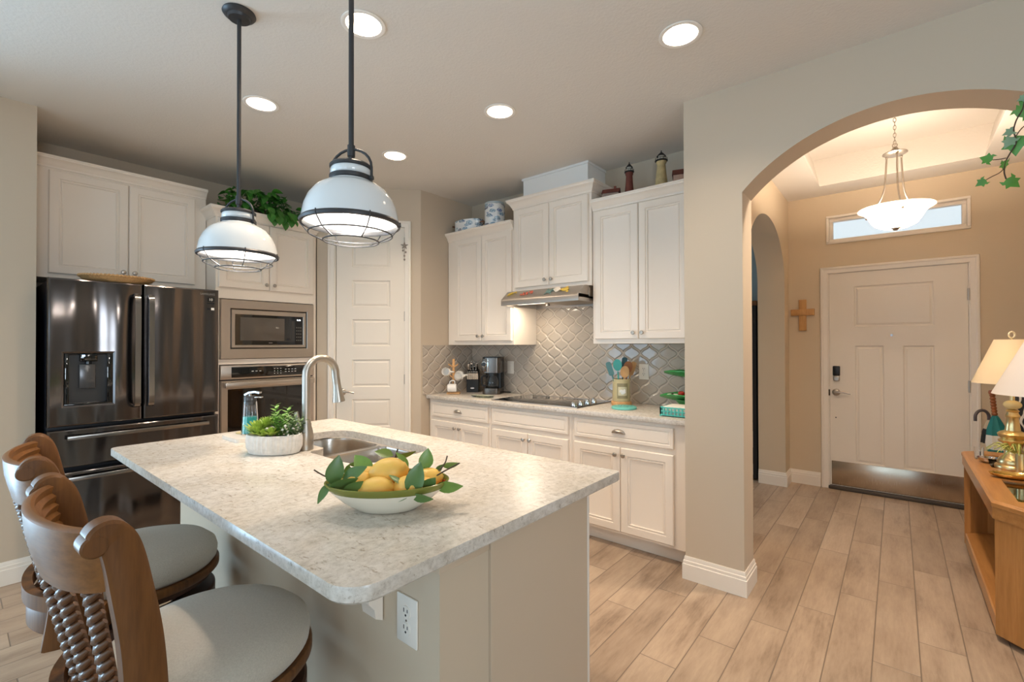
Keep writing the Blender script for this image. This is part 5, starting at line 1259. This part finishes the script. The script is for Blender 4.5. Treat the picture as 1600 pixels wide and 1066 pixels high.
t.tube([(.014 * cos(q), 0, 2.812 + .014 * sin(q)) for q in [2 * pi * j / 14 for j in range(14)]], .003, 6, True)
t.build('chain', M_nickel, r, 60)
MB().lathe([(.0005, 3.11), (.055, 3.115), (.062, 3.13)], 28).build('ceiling_canopy', M_nickel, r, 50)
for i in range(2):
    MB().sphere(.026, ((-1) ** i * .05, .0, 2.315), 16, (1, 1, 1.2)).build('bulb', emit('foyer_bulb', (1, .86, .66), 6), r, 60)
lamp('foyer_pendant_downlight', 'POINT', (0, 4.28, 2.30), 80, (1, .82, .64), radius=.05)
r = thing('wall_cross', 'small light wood cross on the foyer wall left of the front door', 'cross', (-.727, 5.489, 1.70))
MB().box(-.033, .033, -.020, 0, -.165, .148, .004).build('upright', M_cross, r)
MB().box(-.102, .102, -.024, -.002, -.012, .052, .004).build('crossbar', M_cross, r)
# oak console table with clipped corners
TX0, TX1, TY0, TY1, TH = .340, .84, 3.05, 4.58, .66
tb = thing('console_table', 'honey oak console table with glass insets and clipped corners at the right edge', 'table', (0, 0, 0))
ch = .10
def octo(i): return [(TX0 + i + ch, TY0 + i), (TX1 - i, TY0 + i), (TX1 - i, TY1 - i), (TX0 + i + ch, TY1 - i), (TX0 + i, TY1 - i - ch), (TX0 + i, TY0 + i + ch)]
t = MB()
wells = [(.435, .76, 3.20, 3.66), (.435, .76, 3.99, 4.42)]
bm = bmesh.new(); ed = []
for lp in [octo(.012)] + [[(a, c), (b, c), (b, d), (a, d)] for a, b, c, d in wells]:
    vs = [bm.verts.new((x, y, TH)) for x, y in lp]; ed += [bm.edges.new((vs[i], vs[(i + 1) % len(vs)])) for i in range(len(vs))]
bmesh.ops.triangle_fill(bm, use_beauty=True, use_dissolve=False, edges=ed); t.merge(bm)
t.loops([[(x, y, TH - .085) for x, y in octo(.010)], [(x, y, TH - .085) for x, y in octo(.004)], [(x, y, TH - .030) for x, y in octo(.004)], [(x, y, TH - .028) for x, y in octo(0)], [(x, y, TH - .010) for x, y in octo(0)], [(x, y, TH) for x, y in octo(.012)]], cap1=False)
for a, b, c, d in wells: t.loops([[(a, c, TH), (b, c, TH), (b, d, TH), (a, d, TH)], [(a, c, TH - .03), (b, c, TH - .03), (b, d, TH - .03), (a, d, TH - .03)]], cap0=False, cap1=False)
bmesh.ops.remove_doubles(t.bm, verts=t.bm.verts[:], dist=1e-5)
t.build('top', M_oak, tb, 20)
for a, b, c, d in wells:
    MB().box(a + .001, b - .001, c + .001, d - .001, TH - .016, TH - .008).build('glass_inset', glass('inset_glass', (.55, .60, .56), .02), tb, 0)
for (x0, x1, y0, y1) in ((TX0 + .012, TX0 + .10, TY0 + .10, TY0 + .12), ):
    pass
def leg(poly): MB().prism(poly, .03, TH - .085).build('leg', M_oakv, tb, 20)
q = .012
leg([(TX0 + ch + q, TY0 + q), (TX0 + ch + .20, TY0 + q), (TX0 + ch + .20, TY0 + .03 + q), (TX0 + ch + q + .01, TY0 + .03 + q), (TX0 + q + .03, TY0 + ch + q + .01), (TX0 + q, TY0 + ch + q)])
leg([(TX0 + q, TY1 - ch - q), (TX0 + q + .03, TY1 - ch - q), (TX0 + ch + q + .02, TY1 - .03 - q), (TX0 + ch + .10, TY1 - .03 - q), (TX0 + ch + .10, TY1 - q), (TX0 + ch + q, TY1 - q)])
leg([(TX1 - .06, TY0 + q), (TX1 - q, TY0 + q), (TX1 - q, TY0 + .06), (TX1 - .06, TY0 + .06)]); leg([(TX1 - .06, TY1 - .06), (TX1 - q, TY1 - .06), (TX1 - q, TY1 - q), (TX1 - .06, TY1 - q)])
t = MB(); t.loops([[(x, y, .03) for x, y in octo(.015)], [(x, y, .10) for x, y in octo(.015)], [(x, y, .105) for x, y in octo(.022)]]); t.build('bottom_shelf', M_oak, tb, 20)
t = MB(); t.prism(octo(.045), 0, .03); t.build('plinth', mat('dark_oak', (104, 62, 32), .5, noise=(8, .2)), tb, 0)
# brass lamps
def brass_lamp(label, x, y, on, sh, w0=.075, w1=.175, hs=.26, zs=.505):
    g = thing('table_lamp', label, 'table lamp', (x, y, TH + .0005), 0, 'brass lamps on the console table')
    MB().lathe([(.0005, 0), (.078, 0), (.080, .010), (.076, .022), (.066, .026), (.068, .040), (.060, .060), (.040, .080), (.034, .115), (.045, .150), (.060, .158), (.064, .168), (.050, .178), (.062, .190), (.066, .205), (.056, .216), (.034, .226), (.030, .262), (.026, .30), (.034, .312), (.028, .322), (.024, .335), (.030, .342), (.024, .350), (.0005, .352)], 40).build('base', M_brass, g, 50)
    MB().sphere(.040, (0, 0, .378), 24, (1, 1, .68)).build('ivory_ball', mat('ivory_ball', (226, 206, 150), .25), g, 60)
    t = MB(); t.cyl(.011, .40, .52, 14); t.cyl(.016, .50, .56, 14); t.build('stem', M_brass, g)
    MB().lathe([(w1, zs), (w0, zs + hs), (w0 - .002, zs + hs), (w1 - .002, zs)], 56).build('lamp_shade', sh, g, 60)
    t = MB()
    for k in range(3): a = k * 2.09; t.tube([(0, 0, zs + hs - .012), (w0 * cos(a), w0 * sin(a), zs + hs - .004)], .002, 5)
    t.tube([(0, 0, .55), (0, 0, zs + hs + .008)], .003, 6); t.build('shade_spider', M_brass, g)
    t = MB(); t.tube([(.018 * cos(q), 0, zs + hs + .028 + .018 * sin(q)) for q in [2 * pi * j / 20 for j in range(20)]], .004, 8, True, M=Matrix.Rotation(VA, 4, 'Z')); t.build('ring_finial', mat('ivory_ring', (236, 224, 190), .3), g, 60)
    MB().sphere(.030, (0, 0, .60), 16, (1, 1, 1.25)).build('bulb', emit('lamp_bulb_on', (1, .80, .52), 8) if on else M_white, g, 60)
    if on: lamp('table_lamp_light', 'POINT', (x, y, TH + .61), 7.5, (1, .80, .54), radius=.03)
    return g
brass_lamp('lit brass lamp with cream cone shade, farther one on the oak console', .527, 4.02, True, M_shade)
brass_lamp('unlit brass lamp with white shade, nearer one, cut off by the right edge', .575, 3.44, False, M_shadew, .075, .20, .28, .485)
r = thing('grass_spray', 'spray of pale green grass blades around the lamp base on the console', 'artificial plant', (.545, 3.90, TH))
t = MB(); random.seed(3)
for i in range(34):
    a = random.uniform(0, 2 * pi); l = random.uniform(.07, .13); z = random.uniform(.13, .19)
    t.tube(catmull([(.05 * cos(a), .05 * sin(a), .12), ((.05 + l * .5) * cos(a), (.05 + l * .5) * sin(a), z), ((.05 + l) * cos(a), (.05 + l) * sin(a), z - random.uniform(-.01, .05))], 4), [.0035] * 5 + [.002] * 4, 5)
t.build('blades', mat('grass_blade', (168, 174, 92), .5, noise=(30, .25)), r, 60)
t = MB(); t.cyl(.030, .0, .12, 16, MT(.0, -.03, 0)); t.build('vase', M_brass, r)
r = thing('silver_bowl', 'small silver dish with curled edge on the far end of the console table', 'dish', (.435, 4.125, TH + .0005), .3)
oval(MB(), [(.02, .001, 0), (.5, 0, 0), (.6, .003, 0), (.9, .02, 0), (1.0, .034, .04), (.97, .035, .04), (.86, .022, 0), (.5, .006, 0), (.02, .006, 0)], .052, .042, 40).build('bowl', M_silver, r, 60)
r = thing('small_glass', 'small clear glass beside the silver dish on the console table', 'glass', (.405, 4.235, TH + .0005))
MB().lathe([(.0005, 0), (.020, 0), (.022, .004), (.024, .075), (.0225, .075), (.020, .008), (.0005, .006)], 24).build('tumbler', M_glass, r, 60)
r = thing('gold_leaf_dish', 'gold leaf-shaped dish with ruffled rim on the console table, right edge', 'dish', (.49, 3.735, TH + .0005), .2)
oval(MB(), [(.02, .001, 0), (.6, 0, 0), (.9, .010, .02), (1.0, .024, .05), (.97, .025, .05), (.85, .013, .02), (.02, .006, 0)], .095, .060, 44).build('dish', M_gold, r, 60)
# umbrella stand
UX, UY = .640, 5.24
r = thing('umbrella_stand', 'pale ceramic umbrella stand by the front door behind the console table', 'umbrella stand', (UX, UY, 0))
MB().lathe([(.0005, .0), (.085, 0), (.095, .012), (.085, .03), (.10, .10), (.115, .30), (.112, .47), (.120, .49), (.114, .49), (.106, .47), (.108, .30), (.09, .05), (.0005, .04)], 36).build('vase', mat('blush_ceramic', (206, 178, 160), .3, noise=(8, .1)), r, 60)
def umbrella(label, base, top, m_can, handle, hm, sp=.055):
    g = thing('umbrella', label, 'umbrella', (0, 0, 0), 0, 'umbrellas in the stand'); b = Vector(base); e = Vector(top); L = (e - b).length; mm = along(b, e)
    n = 16
    def ring(q, z): return [(q * (1 + .22 * (i % 2)) * cos(2 * pi * i / n), q * (1 + .22 * (i % 2)) * sin(2 * pi * i / n), z) for i in range(n)]
    MB().loops([ring(.006, .0), ring(.012, .05), ring(sp * .7, L * .45), ring(sp, L * .70), ring(sp * .75, L * .84), ring(sp * .35, L * .94), ring(.010, L * .97)], mm).build('canopy', m_can, g, 30)
    MB().tube([(0, 0, -.02), (0, 0, L)], .005, 8, M=mm).build('shaft', M_chrome, g)
    t = MB()
    if handle == 'ribbed':
        pr = [(.0005, 0)]
        for i in range(7): pr += [(.013, .012 + i * .024), (.018, .022 + i * .024), (.018, .028 + i * .024), (.013, .036 + i * .024)]
        pr += [(.020, .18), (.022, .195), (.016, .21), (.0005, .212)]
        t.lathe([(a, b2 - .04) for a, b2 in pr], 16, Matrix.Translation(e) @ mm.to_3x3().to_4x4())
    else:
        d = Vector((-.77, -.637, 0)); pts = [e + Vector((0, 0, -.05)), e] + [e + d * (.055 - .055 * cos(a)) + Vector((0, 0, .055 * sin(a))) for a in [pi * i / 10 for i in range(1, 11)]] + [e + d * .11 + Vector((0, 0, -.03))]
        t.tube(pts, .011, 10)
    t.build('handle', hm, g, 50)
umbrella('folded teal and white umbrella with ribbed wooden handle in the stand', (UX + .01, UY, .08), (.583, 5.19, .870), m_stripes('teal_white_panels', [(20, 112, 112), (20, 112, 112), (230, 226, 214)], 4), 'ribbed', mat('turned_wood', (148, 84, 40), .35, noise=(30, .2)), .062)
umbrella('folded black and beige umbrella with grey crook handle leaning in the stand', (UX - .03, UY + .03, .08), (.565, 5.30, .815), m_stripes('black_beige_panels', [(20, 20, 22), (196, 178, 150), (196, 178, 150)], 5), 'crook', mat('grey_handle', (84, 74, 78), .4), .055)
umbrella('dark umbrella with black handle at the back of the stand', (UX + .05, UY + .04, .06), (.69, 5.26, .62), mat('dark_umbrella', (44, 44, 52), .6), 'crook', M_black, .05)
r = thing('tote_bag', 'black bag with white scribble pattern on the foyer wall at the right edge', 'bag', (.78, 4.96, .0), 0)
def m_scribble():
    t = NT('black_white_scribble'); w = t.n('ShaderNodeTexWave'); w.inputs['Scale'].default_value = 7; w.inputs['Distortion'].default_value = 9; w.inputs['Detail'].default_value = 1; t.l(t.coord(), w.inputs[0])
    t.base(t.ramp(w.outputs[1], [(.80, (.01, .01, .011)), (.88, lin((220, 214, 204)))]), .6); return t.m
MB().box(-.13, .07, -.05, .05, .72, 1.10, .03).build('bag_body', m_scribble(), r)
MB().tube(catmull([(-.10, 0, 1.08), (-.09, 0, 1.25), (-.05, 0, 1.32), (.0, 0, 1.25), (.02, 0, 1.08)], 5), .008, 8).build('strap', M_black, r, 60)
t = MB(); t.tube([(-.05, 0, 1.32), (.03, 0, 1.33), (.075, 0, 1.33)], .007, 8); t.build('hook', M_nickel, r)
r = thing('red_tin', 'red container on the console table behind the lamp, right edge', 'container', (.70, 4.33, TH + .0005))
MB().cyl(.06, 0, .15, 24, bev=.004).build('tin', mat('red_tin', (176, 40, 36), .35), r)
MB().cyl(.061, .15, .165, 24, bev=.003).build('tin_lid', M_brass, r)
# dining room glimpse through the inner arch
r = thing('curio_cabinet', 'tall dark-framed curio cabinet seen through the inner foyer arch', 'cabinet', (-1.30, 5.30, 0))
t = MB(); t.box(-.25, .185, .0, .165, .02, 1.80); t.build('case', mat('curio_dark', (26, 22, 22), .5), r, 0)
MB().box(-.26, .195, -.012, .17, 1.80, 1.85, .006).build('cornice', M_stool, r)
t = MB(); t.box(-.22, .150, -.006, 0, .62, 1.79); t.build('glass_door', mat('curio_glass', (128, 134, 132), .2, noise=(6, .12)), r, 0)
t = MB(); t.box(-.22, .150, -.006, 0, .06, .60); t.build('lower_panel', m_stripes('zebra_weave', [(190, 184, 172), (70, 66, 62)], 3), r, 0)

# ------------------------------------------------------------------ ivy hanging in front of the arch at the right edge
def iv(px, py, Y=2.45):
    d = _F + _R * ((px - 800) / FOC) - _U * ((py - 533) / FOC); s = Y / d.y
    return Vector((d.x * s, d.y * s, EYE + d.z * s))
r = thing('ivy_vine', 'trailing ivy vine hanging at the upper right edge in front of the arch', 'plant', (0, 0, 0))
main = [iv(1660, 40), iv(1632, 90), iv(1606, 140), iv(1598, 170), iv(1588, 188), iv(1584, 205), iv(1588, 222), iv(1578, 240), iv(1572, 252), iv(1569, 268), iv(1572, 280)]
t = MB(); t.tube(catmull(main, 4), .0022, 6)
t.tube(catmull([iv(1572, 247), iv(1562, 249), iv(1551, 250)], 4), .0016, 5); t.tube(catmull([iv(1570, 262), iv(1562, 270), iv(1550, 276), iv(1541, 281)], 4), .0016, 5)
t.tube(catmull([iv(1588, 212), iv(1597, 200), iv(1612, 188), iv(1640, 150), iv(1662, 60)], 4), .0018, 5); t.build('stem', M_twig, r, 60)
def ivleaf(a, b, S, roll=0, m=M_ivy):
    p = iv(*a); q = iv(*b); x = (q - p).normalized(); tc = (Vector((0, 0, EYE)) - p).normalized(); zc = (tc - x * tc.dot(x)).normalized()
    Mx = Matrix.Translation(p) @ Matrix((x, zc.cross(x), zc)).transposed().to_4x4() @ Matrix.Rotation(roll, 4, 'X')
    t = MB(); ivy_leaf(t, Mx, S * (q - p).length); t.build('leaf', m, r, 60)
M_ivyp = mat('ivy_pale', (130, 156, 124), .45, noise=(22, .2))
ivleaf((1551, 250), (1537, 247), 1.5, .2); ivleaf((1541, 281), (1526, 290), 1.15, .1); ivleaf((1573, 279), (1589, 291), 1.2, .4)
ivleaf((1586, 203), (1568, 210), 1.15, .5, M_ivyp); ivleaf((1584, 214), (1568, 232), 1.0, .4, M_ivyp); ivleaf((1588, 212), (1586, 242), 1.05, .2); ivleaf((1572, 250), (1566, 268), 1.0, 1.0)
ivleaf((1589, 183), (1602, 168), 1.6, .3); ivleaf((1606, 150), (1592, 156), 1.3, .5, M_ivyp); ivleaf((1612, 150), (1622, 172), 1.3, .2); ivleaf((1630, 100), (1612, 112), 1.3, .4); ivleaf((1640, 80), (1656, 96), 1.3, .3)
